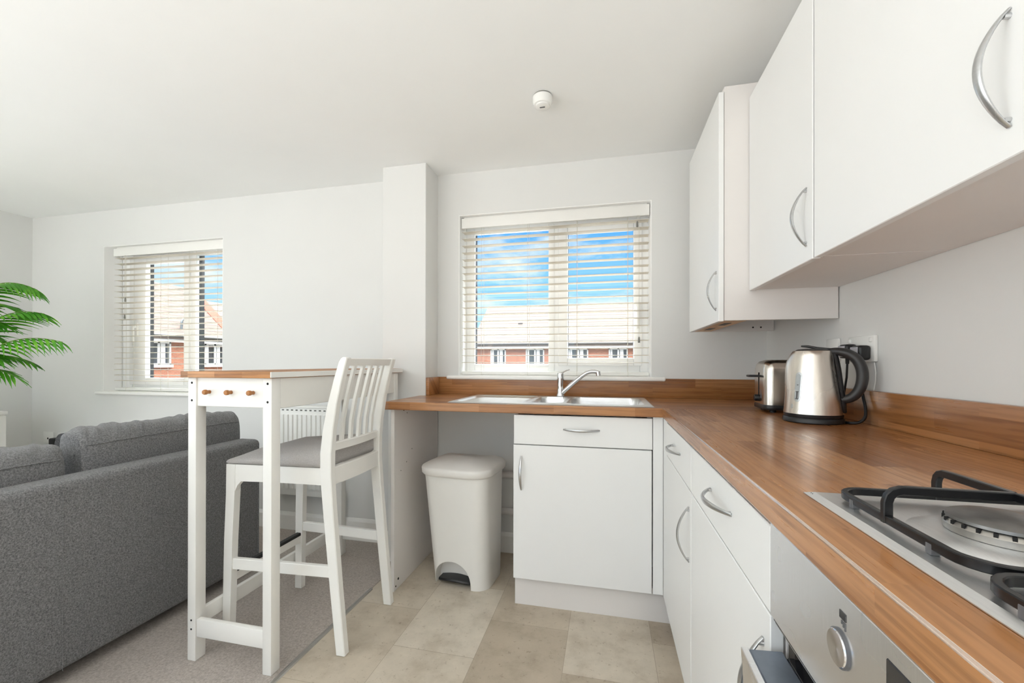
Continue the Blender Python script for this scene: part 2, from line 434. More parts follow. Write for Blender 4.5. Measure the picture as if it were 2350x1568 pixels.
# ------------------------------------------------------------------ windows
def frame_mb(mb, x0, x1, z0, z1, w, y0, y1, bev=.004):
    wl, wr, wb, wt = w if isinstance(w, tuple) else (w,)*4
    mb.box(x0, x0+wl, y0, y1, z0, z1, bev); mb.box(x1-wr, x1, y0, y1, z0, z1, bev)
    mb.box(x0+wl, x1-wr, y0, y1, z0, z0+wb, bev); mb.box(x0+wl, x1-wr, y0, y1, z1-wt, z1, bev)
    return mb
FY = 2.50
def window(name, W, label, cells, mull, sill, handles):
    root = bpy.data.objects.new(name, None); COL.objects.link(root); root.location = ((W[0]+W[1])/2, FY, W[2]); struct(root, label, 'window')
    wl = cells[0][1][0]-W[0]+.01 if cells[0][1] else .05
    mb = MB()
    frame_mb(mb, W[0], W[1], W[2], W[3], (wl, .05, .07, .075), FY+.004, FY+.03)
    mb.box(mull[0], mull[1], FY+.0034, FY+.0295, W[2]+.068, W[3]-.073, .002)
    mb.build('window_frame', M['upvc'], root)
    mb = MB()
    frame_mb(mb, W[0], W[1], W[2], W[3], (wl, .05, .07, .045), FY+.032, FY+.07, .002)
    mb.box(mull[0], mull[1], FY+.0325, FY+.0695, W[2]+.068, W[3]-.043, .001)
    mb.build('outer_frame', M['gasket'], root)['label'] = 'dark grey outer window frame'
    for k, (g, sash) in enumerate(cells):
        if sash:
            s = frame_mb(MB(), sash[0], sash[1], sash[2], sash[3], (g[0]-sash[0], sash[1]-g[1], g[2]-sash[2], sash[3]-g[3]), FY-.012, FY+.026, .006).build('sash', M['upvc'], root)
        else:
            s = frame_mb(MB(), g[0]-.035, g[1]+.035, g[2]-.035, g[3]+.035, .035, FY-.002, FY+.02, .003).build('glazing_bead', M['upvc'], root)
        MB().box(g[0]-.01, g[1]+.01, FY+.006, FY+.012, g[2]-.01, g[3]+.01).build('pane', M['glass'], s)
        # dark rebate just outside the glass
        frame_mb(MB(), g[0]-.02, g[1]+.02, g[2]-.02, g[3]+.05, .0205, FY+.026, FY+.05, 0).build('rebate', M['gasket'], s)
    for (hx, hz) in handles:
        m_ = MB(); m_.box(hx-.012, hx+.012, FY-.022, FY-.010, hz-.05, hz+.05, .004); m_.box(hx-.009, hx+.009, FY-.045, FY-.022, hz+.01, hz+.03, .004); m_.box(hx-.009, hx+.009, FY-.048, FY-.036, hz-.10, hz+.03, .004)
        m_.build('window_handle', M['gloss_white'], root)
    sx0, sx1, sz = sill
    m_ = MB(); t_ = .004
    m_.box(W[0], W[0]+t_, WY+.001, FY, W[2], W[3]-t_); m_.box(W[1]-t_, W[1], WY+.001, FY, W[2], W[3]-t_); m_.box(W[0], W[1], WY+.001, FY, W[3]-t_, W[3]-.0002)
    m_.build('reveal_lining', M['reveal'], root, smooth=0)
    m_ = MB(); m_.box(W[0]+.0045, W[1]-.0045, WY-.006, FY+.004, sz+.0004, sz+.003); m_.box(sx0, sx1, WY-.032, WY-.0006, sz-.022, sz+.0015, .009, 3)
    m_.build('window_sill', M['gloss_white'], root)
    return root
window('window_1', W1, 'kitchen window over the sink with blue sky outside',
       [((-.810, -.345, 1.093, 1.911), None), ((-.229, .149, 1.136, 1.876), (-.285, .195, 1.090, 1.925))], (-.345, -.278), (-.94, .306, 1.030), [(.172, 1.40)])
window('window_2', W2, 'living room window behind the sofa',
       [((-3.450, -3.085, .989, 1.862), (-3.61, -3.035, .935, 1.925)), ((-2.985, -2.665, .985, 1.905), None)], (-3.05, -2.985), (-3.745, -2.57, .889), [(-3.53, 1.36)])
def added_window(name, W, axis, at, label):  # unseen windows added behind and beside the camera to light the room
    root = bpy.data.objects.new(name, None); COL.objects.link(root); struct(root)
    def bx(m_, a0, a1, z0, z1, d0=.06, d1=.12, bev=.004):
        if axis == 'Y': m_.box(a0, a1, at-d1, at-d0, z0, z1, bev)
        else: m_.box(at-d1, at-d0, a0, a1, z0, z1, bev)
    m_ = MB(); w = .06
    bx(m_, W[0], W[0]+w, W[2], W[3]); bx(m_, W[1]-w, W[1], W[2], W[3]); bx(m_, W[0], W[1], W[2], W[2]+w); bx(m_, W[0], W[1], W[3]-w, W[3])
    c = (W[0]+W[1])/2; bx(m_, c-.04, c+.04, W[2], W[3])
    m_.build('window_frame', M['upvc'], root)
    m_ = MB(); bx(m_, W[0]+.01, W[1]-.01, W[2]+.01, W[3]-.01, .085, .09, 0); m_.build('pane', M['glass'], root)
added_window('window_added_rear', W3, 'Y', YB, '')
added_window('window_added_side', W4, 'X', XL, '')

# ------------------------------------------------------------------ blinds
def blind(W, vz, z_first, pitch, z_rail, cords, tassels, label, loc, ends=.010, endr=.010):
    root = thing('venetian_blind', label, 'blind', loc)
    x0, x1 = W[0]+ends, W[1]-endr
    m_ = MB(); m_.box(x0-.002, x1+.002, 2.400, 2.409, vz[0], vz[1], .003); m_.box(x0-.002, x0+.006, 2.405, 2.44, vz[0], vz[1], .002); m_.box(x1-.006, x1+.002, 2.405, 2.44, vz[0], vz[1], .002)
    m_.build('valance', M['valance'], root)
    MB().box(x0+.01, x1-.01, 2.412, 2.452, vz[0]+.012, min(vz[1]+.012, W[3]-.002), .003).build('head_rail', M['valance'], root)
    m_ = MB(); z = z_first
    while z+pitch < vz[0]-.005: z += pitch
    while z > z_rail+.03:
        prof = []
        for i in range(9):
            s = -1+2*i/8; prof.append((2.431+s*.0245, z+.0022*(1-s*s)))
        top = [(y, zz+.0013) for y, zz in prof]; bot = [(y, zz-.0013) for y, zz in prof][::-1]
        m_.prism(top+bot, 'X', x0, x1); z -= pitch
    m_.build('slatted_screen', M['slat'], root)
    m_ = MB(); m_.box(x0, x1, 2.410, 2.454, z_rail-.011, z_rail+.011, .005); m_.build('bottom_rail', M['valance'], root)
    m_ = MB()
    for cx in cords:
        for yy in (2.4045, 2.4575): m_.cyl((cx, yy, z_rail-.012), (cx, yy, vz[0]+.015), .0009, n=6)
        m_.cyl((cx, 2.43, z_rail-.017), (cx, 2.43, z_rail-.010), .006, n=10)
    m_.build('ladder_cord', M['cord'], root)
    for (tx, tz, ztop) in tassels:
        m_ = MB(); m_.cyl((tx, 2.3985, tz), (tx, 2.3985, ztop), .0009, n=6); p = m_.build('pull_cord', M['cord'], root)
        m_ = MB(); m_.lathe([(.0025, .016), (.005, .010), (.0065, -.014), (.004, -.017)], (tx, 2.3985, tz), 12); m_.build('tassel', M['tassel'], p)
blind(W1, (1.922, 1.984), 1.860, .0418, 1.045, [-.738, -.455, -.169, .113], [(.162, 1.876, 1.925), (.172, 1.236, 1.925)],
      'white venetian blind hanging in the kitchen window over the sink', (-.318, 2.43, 1.034))
blind(W2, (1.906, 1.966), 1.810, .0421, .905, [-3.52, -3.19, -2.93, -2.68], [(-3.520, 1.578, 1.91), (-3.526, 1.450, 1.91)],
      'white venetian blind hanging in the living room window behind the sofa', (-3.155, 2.43, .9), .066, .012)

# ------------------------------------------------------------------ worktop
root = thing('worktop', 'wood effect L shaped kitchen worktop carrying sink and hob', 'worktop', (-.1, 1.9, .882))
ZT = .920
mb = MB(); mb.slab([-1.041, -1.006, -.712, .168, XR-.001], [1.8076, 1.872, 2.203, 2.285, WY-.001], lambda i, j: not (i == 2 and j in (1, 2)) and not (i == 0 and j in (2, 3)), ZT-.038, ZT, 'Z')
o = mb.build('sink_run', M['wood_x'], root, smooth=40)
b_ = o.modifiers.new('round', 'BEVEL'); b_.width = .003; b_.segments = 3; b_.limit_method = 'ANGLE'; b_.angle_limit = math.radians(60)
mb = MB(); mb.slab([.222, XR-.001], [.0, 1.8072], lambda i, j: True, ZT-.038, ZT, 'Z')
o = mb.build('hob_run', M['wood_y'], root, smooth=40, mats=[M['wood_y'], M['edge_y']])
b_ = o.modifiers.new('round', 'BEVEL'); b_.width = .0030; b_.segments = 4; b_.material = 1; b_.limit_method = 'ANGLE'; b_.angle_limit = math.radians(60)
mb = MB(); mb.box(-1.005, XR-.02, WY-.021, WY-.001, ZT, 1.0223, .002); mb.box(-1.006, -.987, 2.206, WY-.021, ZT, 1.0223, .002)
mb.build('sink_upstand', M['wood_x'], root)
MB().box(XR-.021, XR-.001, .0, WY-.021, ZT, 1.0223, .002).build('hob_upstand', M['wood_y'], root)

# ------------------------------------------------------------------ sink and tap
root = thing('kitchen_sink', 'stainless steel inset sink with drainer and one and a half bowls', 'sink', (-.27, 2.08, ZT))
def rbox(x, y, x0, x1, y0, y1, r):
    dx = max(x0+r-x, x-(x1-r), 0); dy = max(y0+r-y, y-(y1-r), 0)
    inx = min(x-x0, x1-x); iny = min(y-y0, y1-y)
    if dx > 0 and dy > 0: return r-math.hypot(dx, dy)
    return min(inx, iny)
sx0, sx1, sy0, sy1 = -.735, .195, 1.842, 2.312
def sm(a, b, x):
    t_ = max(0, min(1, (x-a)/(b-a))); return t_*t_*(3-2*t_)
def sink_z(x, y):
    z = ZT+.0042
    e = rbox(x, y, sx0, sx1, sy0, sy1, .02); z -= .0035*(1-sm(0, .007, e))
    d = rbox(x, y, sx0+.03, -.365, sy0+.035, sy1-.03, .04)
    if d > 0:
        z -= .007*sm(0, .012, d)
        if d > .025: z += .0028*max(0, math.sin((y-sy0)*2*PI/.030))*sm(.025, .045, d)
    d = rbox(x, y, -.345, -.200, sy0+.06, sy1-.075, .035)
    if d > 0: z -= .10*sm(0, .018, d)
    d = rbox(x, y, -.180, .160, sy0+.04, sy1-.075, .05)
    if d > 0: z -= .15*sm(0, .020, d)
    return z
mb = MB(); nx, ny = 190, 100; V = [[None]*(ny+1) for _ in range(nx+1)]
for i in range(nx+1):
    for j in range(ny+1):
        x = sx0+(sx1-sx0)*i/nx; y = sy0+(sy1-sy0)*j/ny
        V[i][j] = mb.bm.verts.new((x, y, sink_z(x, y)))
for i in range(nx):
    for j in range(ny): mb.bm.faces.new((V[i][j], V[i+1][j], V[i+1][j+1], V[i][j+1]))
mb.build('basin', M['steel_sink'], root, smooth=60)
m_ = MB(); m_.lathe([(.038, 0), (.04, .002), (.03, .003), (.012, .001)], (-.01, 2.05, ZT-.1455), 32); m_.build('drain', M['chrome'], root)
root = thing('mixer_tap', 'chrome single lever mixer tap with slanted spout behind the sink', 'tap', (-.246, 2.262, ZT+.0045))
m_ = MB(); m_.lathe([(.0235, .0005), (.0245, .003), (.0235, .008), (.0185, .018), (.0175, .060), (.0185, .090), (.0195, .118), (.0165, .128), (.006, .131)], (0, 0, 0), 32); m_.build('tap_body', M['chrome'], root, world=False)
m_ = MB(); m_.tube([(-.012, 0, .116), (.0, -.002, .125), (.016, -.004, .133), (.034, -.006, .142), (.050, -.008, .146)], [.010, .0105, .008, .0065, .005], 12, True, 0, flat=((0, 0, 1), .5)); m_.build('lever', M['chrome'], root, world=False)
m_ = MB(); m_.tube([(.006, -.004, .016), (.03, -.009, .038), (.075, -.018, .078), (.118, -.026, .114), (.142, -.03, .130), (.165, -.034, .1375), (.186, -.038, .1375), (.200, -.040, .134)], [.0115, .0115, .011, .0105, .0105, .0105, .0105, .011], 16); o = m_.build('spout', M['chrome'], root, world=False)
m_ = MB(); m_.cyl((.199, -.040, .138), (.2025, -.041, .116), .0125, .0122, 20); m_.build('aerator', M['chrome'], o, world=False)

# ------------------------------------------------------------------ base cabinets
SY = 1.8296
def front(root, name, x0, x1, z0, z1, parent=None, y=SY):
    return MB().box(x0, x1, y, y+.018, z0, z1, .0015, 1).build(name, M['door'], root)
root = thing('sink_base_cabinet', 'white base cabinet with one drawer front and one door under the sink', 'cabinet', (-.1, 2.1, 0))
m_ = MB(); m_.box(-.410, -.392, SY+.022, 2.33, .14, .880); m_.box(.166, .184, SY+.022, 2.33, .14, .880); m_.box(-.392, .166, SY+.022, 2.33, .14, .158); m_.box(-.392, .166, 2.31, 2.33, .158, .72); m_.box(-.392, .166, SY+.022, SY+.04, .725, .745)
m_.build('carcass', M['carcass'], root)
d = front(root, 'drawer_front', -.408, .1855, .743, .874)
bow(MB(), (-.186, SY, .815), (-.030, SY, .815), (0, -1, 0), .028).build('handle', M['satin'], d)
d = front(root, 'door', -.410, .1835, .140, .7385)
bow(MB(), (-.374, SY, .690), (-.374, SY, .537), (0, -1, 0), .028).build('handle', M['satin'], d)
m_ = MB(); m_.box(.188, .2285, SY, SY+.018, .140, .881, .001, 1); m_.build('corner_filler', M['door'], root)
m_ = MB(); m_.box(-.412, .283, 1.876, 1.892, 0, .142); m_.build('plinth', M['carcass'], root)
# under-counter end panel with bracket screws
root = thing('end_panel', 'white end panel holding up the left end of the worktop', 'panel', (-1.009, 2.1, 0))
MB().box(-1.018, -1.0, 1.834, 2.360, 0, .8815, .001, 1).build('board', M['carcass'], root)
for (yy, zz, r) in ((1.93, .868, .0045), (1.965, .850, .003), (1.875, .045, .006), (1.85, .02, .004), (2.02, .655, .003), (1.96, .60, .003), (1.90, .57, .0025)):
    MB().cyl((-1.0005, yy, zz), (-.9985, yy, zz), r, n=10).build('screw_hole', M['hole'] if r > .0035 else M['tassel'], root)
for zz, nm in ((.455, 'water_pipe_upper'), (.245, 'water_pipe_lower')):  # two water pipes, built as round-edged boxes
    struct(MB().box(-.998, -.412, 2.340, 2.376, zz-.02, zz+.02, .016, 4).build(nm, M['carcass']), 'white water pipe along the wall behind the bin', 'trim')

XF = .228
def rfront(root, name, y0, y1, z0, z1, mat='door'):
    return MB().box(XF, XF+.018, y0, y1, z0, z1, .0015, 1).build(name, M[mat], root)
def rcarc(root, y0, y1):
    m_ = MB(); m_.box(XF+.021, .78, y0+.001, y0+.018, .14, .8815); m_.box(XF+.021, .78, y1-.018, y1-.001, .14, .8815); m_.box(XF+.021, .78, y0+.018, y1-.018, .14, .158); m_.box(.765, .78, y0+.018, y1-.018, .158, .8815)
    m_.build('carcass', M['carcass'], root)
    MB().box(.283, .299, y0+.001, y1-.001, 0, .14).build('plinth', M['carcass'], root)
root = thing('base_cabinet', 'white drawer and door base cabinet in the corner next to the sink cabinet', 'cabinet', (.5, 1.48, 0))
rcarc(root, 1.241, 1.727)
d = rfront(root, 'drawer_front', 1.2425, 1.7245, .748, .873)
bow(MB(), (XF, 1.571, .815), (XF, 1.411, .815), (-1, 0, 0), .031).build('handle', M['satin'], d)
d = rfront(root, 'door', 1.2425, 1.7245, .140, .744)
bow(MB(), (XF, 1.268, .697), (XF, 1.268, .540), (-1, 0, 0), .031).build('handle', M['satin'], d)
MB().box(XF+.001, XF+.019, 1.7275, SY-.002, .140, .880, .001, 1).build('corner_filler', M['door'], root)
root = thing('base_cabinet', 'white drawer and door base cabinet between the corner cabinet and the oven', 'cabinet', (.5, .95, 0))
rcarc(root, .662, 1.2385)
d = rfront(root, 'drawer_front', .6645, 1.2375, .748, .873)
bow(MB(), (XF, 1.017, .822), (XF, .851, .822), (-1, 0, 0), .031).build('handle', M['satin'], d)
d = rfront(root, 'door', .6645, 1.2375, .140, .744)
bow(MB(), (XF, .690, .697), (XF, .690, .540), (-1, 0, 0), .031).build('handle', M['satin'], d)

# ------------------------------------------------------------------ oven (door ajar)
root = thing('built_in_oven', 'stainless steel built in oven with its door ajar below the hob', 'oven', (.5, .36, .14))
y0, y1 = .064, .660
m_ = MB(); m_.box(XF+.022, .76, y0, y0+.02, .16, .745); m_.box(XF+.022, .76, y1-.02, y1, .16, .745); m_.box(XF+.022, .76, y0+.02, y1-.02, .16, .20); m_.box(XF+.03, .76, y0+.02, y1-.02, .705, .745); m_.box(.74, .76, y0+.02, y1-.02, .20, .705)
m_.build('cavity', M['oven_inside'], root)
m_ = MB(); m_.box(XF-.002, XF+.05, y0, y1-.001, .750, .880, .0015, 1)
o = m_.build('control_panel', M['steel_oven'], root)
MB().box(XF+.002, XF+.03, y0, y1-.003, .7435, .7495).build('panel_trim', M['gasket'], o); MB().box(XF+.004, XF+.03, y0, y1-.003, .739, .7425).build('panel_trim', M['satin'], o)
m_ = MB(); m_.lathe([(.0186, .0015), (.0186, -.0008), (.0180, -.0012)], (XF-.003, .477, .8225), 40, 'X'); k = m_.build('knob_bezel', M['mark'], o)
m_ = MB(); m_.lathe([(.0172, .0), (.0172, -.0022), (.0164, -.0030), (.002, -.0024)], (XF-.003, .477, .8225), 40, 'X'); m_.build('knob', M['chrome'], k)
m_ = MB(); m_.box(XF-.0026, XF-.0015, .466, .477, .854, .8615); o2 = m_.build('function_symbol', M['oven_black'], o)
m_ = MB()
for q in range(3): m_.box(XF-.0026, XF-.0016, .4665+q*.003, .468+q*.003, .845+.002*q, .8525)
m_.build('printed_mark', M['mark'], o)
m_ = MB(); m_.box(XF-.003, XF-.0005, .165, .4055, .795, .8625, .001, 1); m_.build('clock_window', M['oven_black'], o)
for yy in (.245,):
    pass
m_ = MB(); m_.lathe([(.0172, .0), (.0172, -.0075), (.0160, -.0090), (.002, -.0086)], (XF-.002, .105, .8225), 40, 'X'); m_.build('knob', M['chrome'], o)
# door: hinged at its foot, leaning out
hz, ang = .170, math.radians(3.6)
R = Matrix.Rotation(-ang, 4, 'Y'); H = Vector((XF+.012, 0, hz))
def leaned(m_):
    for v in m_.bm.verts: v.co = H+(R @ (v.co-H))
    return m_
m_ = MB(); m_.box(XF+.002, XF+.046, y0, y1-.006, hz, .7015, .002, 1); d = leaned(m_).build('oven_door', M['oven_edge'], root)
m_ = MB(); m_.box(XF-.008, XF+.0015, y0, y1-.006, hz, .7035, .001, 1); leaned(m_).build('front_glass', M['steel_oven'], d)
m_ = MB(); m_.box(XF+.046, XF+.070, y0+.01, y1-.016, hz+.02, .700, .002, 1); leaned(m_).build('inner_glass', M['oven_black'], d)
m_ = MB(); pts = spline([(XF-.008, y1-.016, .648), (XF-.020, y1-.020, .648), (XF-.029, y1-.034, .648), (XF-.031, y1-.060, .648), (XF-.031, (y0+y1)/2, .648), (XF-.031, y0+.060, .648), (XF-.029, y0+.034, .648), (XF-.020, y0+.020, .648), (XF-.008, y0+.016, .648)])
m_.tube(pts, .0085, 14); leaned(m_).build('handle', M['satin'], d)
MB().box(.283, .299, y0, y1, 0, .14).build('plinth', M['carcass'], root)
o = MB().box(XF, .78, .0, .018, 0, .8815).build('end_panel', M['carcass']); tag(o, 'white end panel beside the oven at the near end of the worktop', 'panel')

# ------------------------------------------------------------------ gas hob
root = thing('gas_hob', 'stainless steel gas hob with black pan supports set in the worktop', 'hob', (.52, .385, ZT))
hx0, hx1, hy0, hy1 = .274, .766, .095, .674
m_ = MB(); ZH = ZT+.0055
m_.ring_loft([[Vector(p) for p in ((hx0, hy0, ZT+.0005), (hx1, hy0, ZT+.0005), (hx1, hy1, ZT+.0005), (hx0, hy1, ZT+.0005))],
              [Vector(p) for p in ((hx0, hy0, ZT+.0015), (hx1, hy0, ZT+.0015), (hx1, hy1, ZT+.0015), (hx0, hy1, ZT+.0015))],
              [Vector(p) for p in ((hx0+.010, hy0+.010, ZH), (hx1-.010, hy0+.010, ZH), (hx1-.010, hy1-.010, ZH), (hx0+.010, hy1-.010, ZH))]])
m_.build('top_plate', M['steel'], root, smooth=0)
m_ = MB()
for yy in (.664, .660): m_.cyl((.280, yy, ZT+.0028), (.2805, yy, ZT+.004), .0013, n=8)
m_.build('ignition_mark', M['mark'], root)
burners = [(.392, .520, .044), (.640, .520, .036), (.392, .255, .036), (.640, .255, .050)]
for (bx_, by_, br) in burners:
    m_ = MB(); m_.lathe([(br+.030, .0002), (br+.024, .003), (br+.008, .006), (br*.9, .007)], (bx_, by_, ZH), 48, cap=False); dish = m_.build('spill_dish', M['steel'], root)
    m_ = MB(); m_.lathe([(br-.006, .004), (br+.001, .007), (br+.002, .014), (br-.001, .018), (br-.004, .019)], (bx_, by_, ZH), 48); m_.build('burner_ring', M['burner'], dish)
    m_ = MB()
    for q in range(24):
        a = 2*PI*q/24; m_.box(-.0016, .0016, br-.006, br+.0014, .0135, .0185, 0)
        for v in list(m_.bm.verts)[-8:]: v.co = Matrix.Rotation(a, 3, 'Z') @ v.co+Vector((bx_, by_, ZH))
    m_.build('flame_slot', M['hole'], dish)
    m_ = MB(); m_.lathe([(br-.004, .0185), (br-.0005, .0195), (br-.001, .0225), (br-.006, .0245), (br*.5, .0262), (.002, .0268)], (bx_, by_, ZH), 48); m_.build('burner_cap', M['burner_cap'], dish)
    m_ = MB(); m_.cyl((bx_-.01, by_-br-.010, ZH), (bx_-.01, by_-br-.010, ZH+.017), .0035, .003, 12); m_.build('spark_plug', M['socket'], dish)
def rrect(x0, x1, y0, y1, r, z, n=6):
    pts = []
    for cx, cy, a0 in ((x1-r, y1-r, 0), (x0+r, y1-r, 90), (x0+r, y0+r, 180), (x1-r, y0+r, 270)):
        for k in range(n+1):
            a = math.radians(a0+90*k/n); pts.append(Vector((cx+r*math.cos(a), cy+r*math.sin(a), z)))
    return pts
def bar(m_, pts, w=.0036, h=.0046, closed=False):
    """square-section bar along pts"""
    P = [Vector(p) for p in pts]; k = len(P); rings = []
    for i in range(k):
        a, b = (P[(i-1) % k], P[(i+1) % k]) if closed else (P[max(i-1, 0)], P[min(i+1, k-1)])
        T = (b-a).normalized(); up = Vector((0, 0, 1))
        s = T.cross(up); s = s.normalized() if s.length > .25 else Vector((0, 0, 0))
        if s.length < .1: s = rings_s[-1] if rings_s else Vector((0, 1, 0))
        rings_s.append(s); u = s.cross(T).normalized()
        c = .001
        rings.append([P[i]+s*q[0]+u*q[1] for q in ((w, h-c), (w-c, h), (-w+c, h), (-w, h-c), (-w, -h+c), (-w+c, -h), (w-c, -h), (w, -h+c))])
    if closed: rings.append(rings[0])
    m_.ring_loft(rings, not closed)
rings_s = []
def pan_support(y0, y1, centers, xf=.300):
    zf, zt = ZH+.0095, ZH+.0415
    m_ = MB(); x0, x1 = xf, .752
    bar(m_, rrect(x0, x1, y0, y1, .030, zf, 6), closed=True)
    s = m_.build('pan_support', M['black_enamel'], root)
    for (px, py) in ((x0, y1-.045), (x0, y0+.050), (x1, y1-.04), (x1, y0+.04)):
        MB().box(px-.0040, px+.0040, py-.004, py+.004, ZH, zf+.001, .001).build('rubber_foot', M['mark'], s)
    def finger(p, q):
        p, q = Vector(p), Vector(q); d = (q-p).normalized()
        bar_pts = [p+Vector((0, 0, zf-.004)), p+Vector((0, 0, zt-.014)), p+d*.002+Vector((0, 0, zt-.007)), p+d*.006+Vector((0, 0, zt-.0025)), p+d*.013+Vector((0, 0, zt)), p+d*.03+Vector((0, 0, zt)), q+Vector((0, 0, zt))]
        rings_s.clear(); rings_s.append(d.cross(Vector((0, 0, 1))))
        m2 = MB(); P = bar_pts; rings = []; s_ = d.cross(Vector((0, 0, 1))).normalized(); w, h, c = .0036, .0046, .001
        for i in range(len(P)):
            T = (P[min(i+1, len(P)-1)]-P[max(i-1, 0)]).normalized(); u = s_.cross(T).normalized()
            rings.append([P[i]+s_*a+u*b for a, b in ((w, h-c), (w-c, h), (-w+c, h), (-w, h-c), (-w, -h+c), (-w+c, -h), (w-c, -h), (w, -h+c))])
        m2.ring_loft(rings); m2.build('finger_bar', M['black_enamel'], s)
    ym = (y0+y1)/2+.005
    for cx, dirx in ((centers[0], -1), (centers[1], 1)):
        xc = cx+.022
        finger((x0 if dirx < 0 else x1, ym, 0), (xc, ym, 0))
        finger((xc, y1, 0), (xc, ym+.003, 0)); finger((xc, y0, 0), (xc, ym-.003, 0))
pan_support(.422, .645, (.392, .640))
pan_support(.150, .409, (.392, .640), .2875)
for q in range(4):
    pass

# ------------------------------------------------------------------ wall cabinets
def wall_cab(y0, y1, label, hy, z0=1.374, z1=2.080):
    root = thing('wall_cabinet', label, 'cabinet', (.65, (y0+y1)/2, z0))
    a0, a1 = y0+.0015, y1-.0015
    m_ = MB(); m_.box(.532, XR-.002, a0, a1, z0+.002, z0+.020, .0008, 1); m_.box(.532, XR-.002, a0, a1, z1-.02, z1); m_.box(.532, XR-.002, a0, a0+.017, z0+.02, z1-.02); m_.box(.532, XR-.002, a1-.017, a1, z0+.02, z1-.02); m_.box(XR-.012, XR-.002, a0+.017, a1-.017, z0+.02, z1-.02)
    m_.build('carcass', M['carcass'], root)
    d = MB().box(.508, .527, y0+.0034, y1-.0034, z0-.002, z1, .0015, 1).build('door', M['door'], root)
    m_ = MB(); m_.box(.5115, .5305, y1-.0033, y1+.0033, z0, z1-.004); m_.box(.533, XR-.003, y1-.0014, y1+.0014, z0+.0028, z0+.018); m_.build('gap_shade_strip', M['grey_edge'], root)  # grey strips colour in the shadow gap between neighbouring cabinets
    bow(MB(), (.508, hy, z0+.191), (.508, hy, z0+.038), (-1, 0, 0), .034).build('handle', M['satin'], d)
wall_cab(1.196, 1.684, 'white wall cabinet between the boiler cupboard and the nearest wall cabinet', 1.232)
wall_cab(.590, 1.194, 'nearest white wall cabinet over the hob, with the largest looking handle', .668)
root = thing('boiler_cupboard', 'deep white open bottomed wall cupboard nearest the kitchen window', 'cabinet', (.6, 1.97, 1.263))
m_ = MB(); m_.box(.425, .795, 1.686, 1.704, 1.265, 2.137, .001, 1); m_.build('side_panel', M['carcass'], root)
m_ = MB(); m_.box(.425, .792, 2.262, 2.280, 1.265, 2.137, .001, 1); o = m_.build('side_panel', M['carcass'], root)
for xx in (.700, .735): MB().cyl((xx, 2.2605, 1.283), (xx, 2.263, 1.283), .004, n=10).build('screw_hole', M['hole'], o)
m_ = MB(); m_.box(.425, .795, 1.704, 2.262, 2.119, 2.137); m_.build('top_board', M['carcass'], root)
m_ = MB(); m_.box(.428, .510, 1.704, 2.262, 1.266, 1.284); o = m_.build('front_rail', M['chip'], root)
MB().box(.455, .480, 1.80, 1.90, 1.2645, 1.2665).build('rail_slot', M['grey_edge'], o); MB().box(.455, .480, 2.05, 2.15, 1.2645, 1.2665).build('rail_slot', M['grey_edge'], o)
MB().box(.4235, .426, 1.692, 2.27, 1.27, 2.112).build('door_gap_shade', M['grey_edge'], root)  # grey sheet, its colour stands in for shade in the door gap
d = MB().box(.405, .423, 1.682, 2.246, 1.262, 2.116, .0015, 1).build('door', M['door'], root)
bow(MB(), (.405, 1.716, 1.456), (.405, 1.716, 1.306), (-1, 0, 0), .031).build('handle', M['satin'], d)

# ------------------------------------------------------------------ wall sockets, kettle, toaster
def plate(m_, y0, y1, z0, z1): m_.box(XR-.011, XR-.0005, y0, y1, z0, z1, .003, 2)
root = thing('double_socket', 'white double wall socket with two black plugs in it', 'socket', (XR, 1.542, 1.152))
m_ = MB(); plate(m_, 1.472, 1.614, 1.111, 1.193); m_.build('face_plate', M['socket'], root)
for yy in (1.60, 1.487):
    MB().box(XR-.0155, XR-.010, yy-.006, yy+.006, 1.172, 1.186, .002).build('rocker_switch', M['socket'], root)
for yy in (1.543,): MB().cyl((XR-.0118, yy, 1.152), (XR-.0105, yy, 1.152), .003, n=10).build('screw_cap', M['socket'], root)
root = thing('fused_switch', 'white single fused switch plate left of the double socket', 'socket', (XR, 1.717, 1.153))
m_ = MB(); plate(m_, 1.677, 1.757, 1.113, 1.194); m_.build('face_plate', M['socket'], root)
MB().box(XR-.015, XR-.010, 1.705, 1.720, 1.135, 1.155, .002).build('fuse_holder', M['tassel'], root)
def plug(parent, y, z):
    m_ = MB()
    m_.box(XR-.046, XR-.0115, y-.024, y+.024, z-.024, z+.022, .009, 3); m_.cyl((XR-.03, y, z-.02), (XR-.03, y, z-.042), .006, .005, 12)
    p = m_.build('plug', M['black_plastic'], parent)
    m_ = MB(); m_.box(XR-.0485, XR-.045, y-.019, y+.019, z-.019, z+.017, .001, 1); m_.build('plug_label', M['plug_face'], p)
    return p
KX, KY = .640, 1.510
root = thing('kettle', 'brushed steel electric kettle with black handle on the worktop', 'kettle', (KX, KY, ZT))
m_ = MB(); m_.lathe([(.079, .0003), (.0815, .003), (.081, .012), (.078, .0165), (.02, .0168)], (KX, KY, ZT), 64); m_.build('power_base', M['black_plastic'], root)
m_ = MB(); m_.lathe([(.0775, .0172), (.0785, .021), (.079, .028)], (KX, KY, ZT), 64); m_.build('base_band', M['black_plastic'], root)
da = Vector((.86, -.51, 0)).normalized()      # handle direction
SPA = math.atan2(.51, -.86)                   # spout direction, opposite the handle
HS = [.0285, .032, .05, .08, .11, .14, .165, .18, .19, .198, .204, .210, .214, .218, .2215, .224, .2255]
def krad(h, a=None):
    t = (h-.0285)/.197; r = .0790-.0255*t
    if t > .93: r -= .004*((t-.93)/.07)**2
    if a is not None:
        d = (a-SPA+PI) % (2*PI)-PI
        r += .0135*math.exp(-(d/.62)**2)*sm(.10, .80, t)*(1-.80*sm(.78, 1.02, t))
    return r
c0 = Vector((KX, KY, ZT))
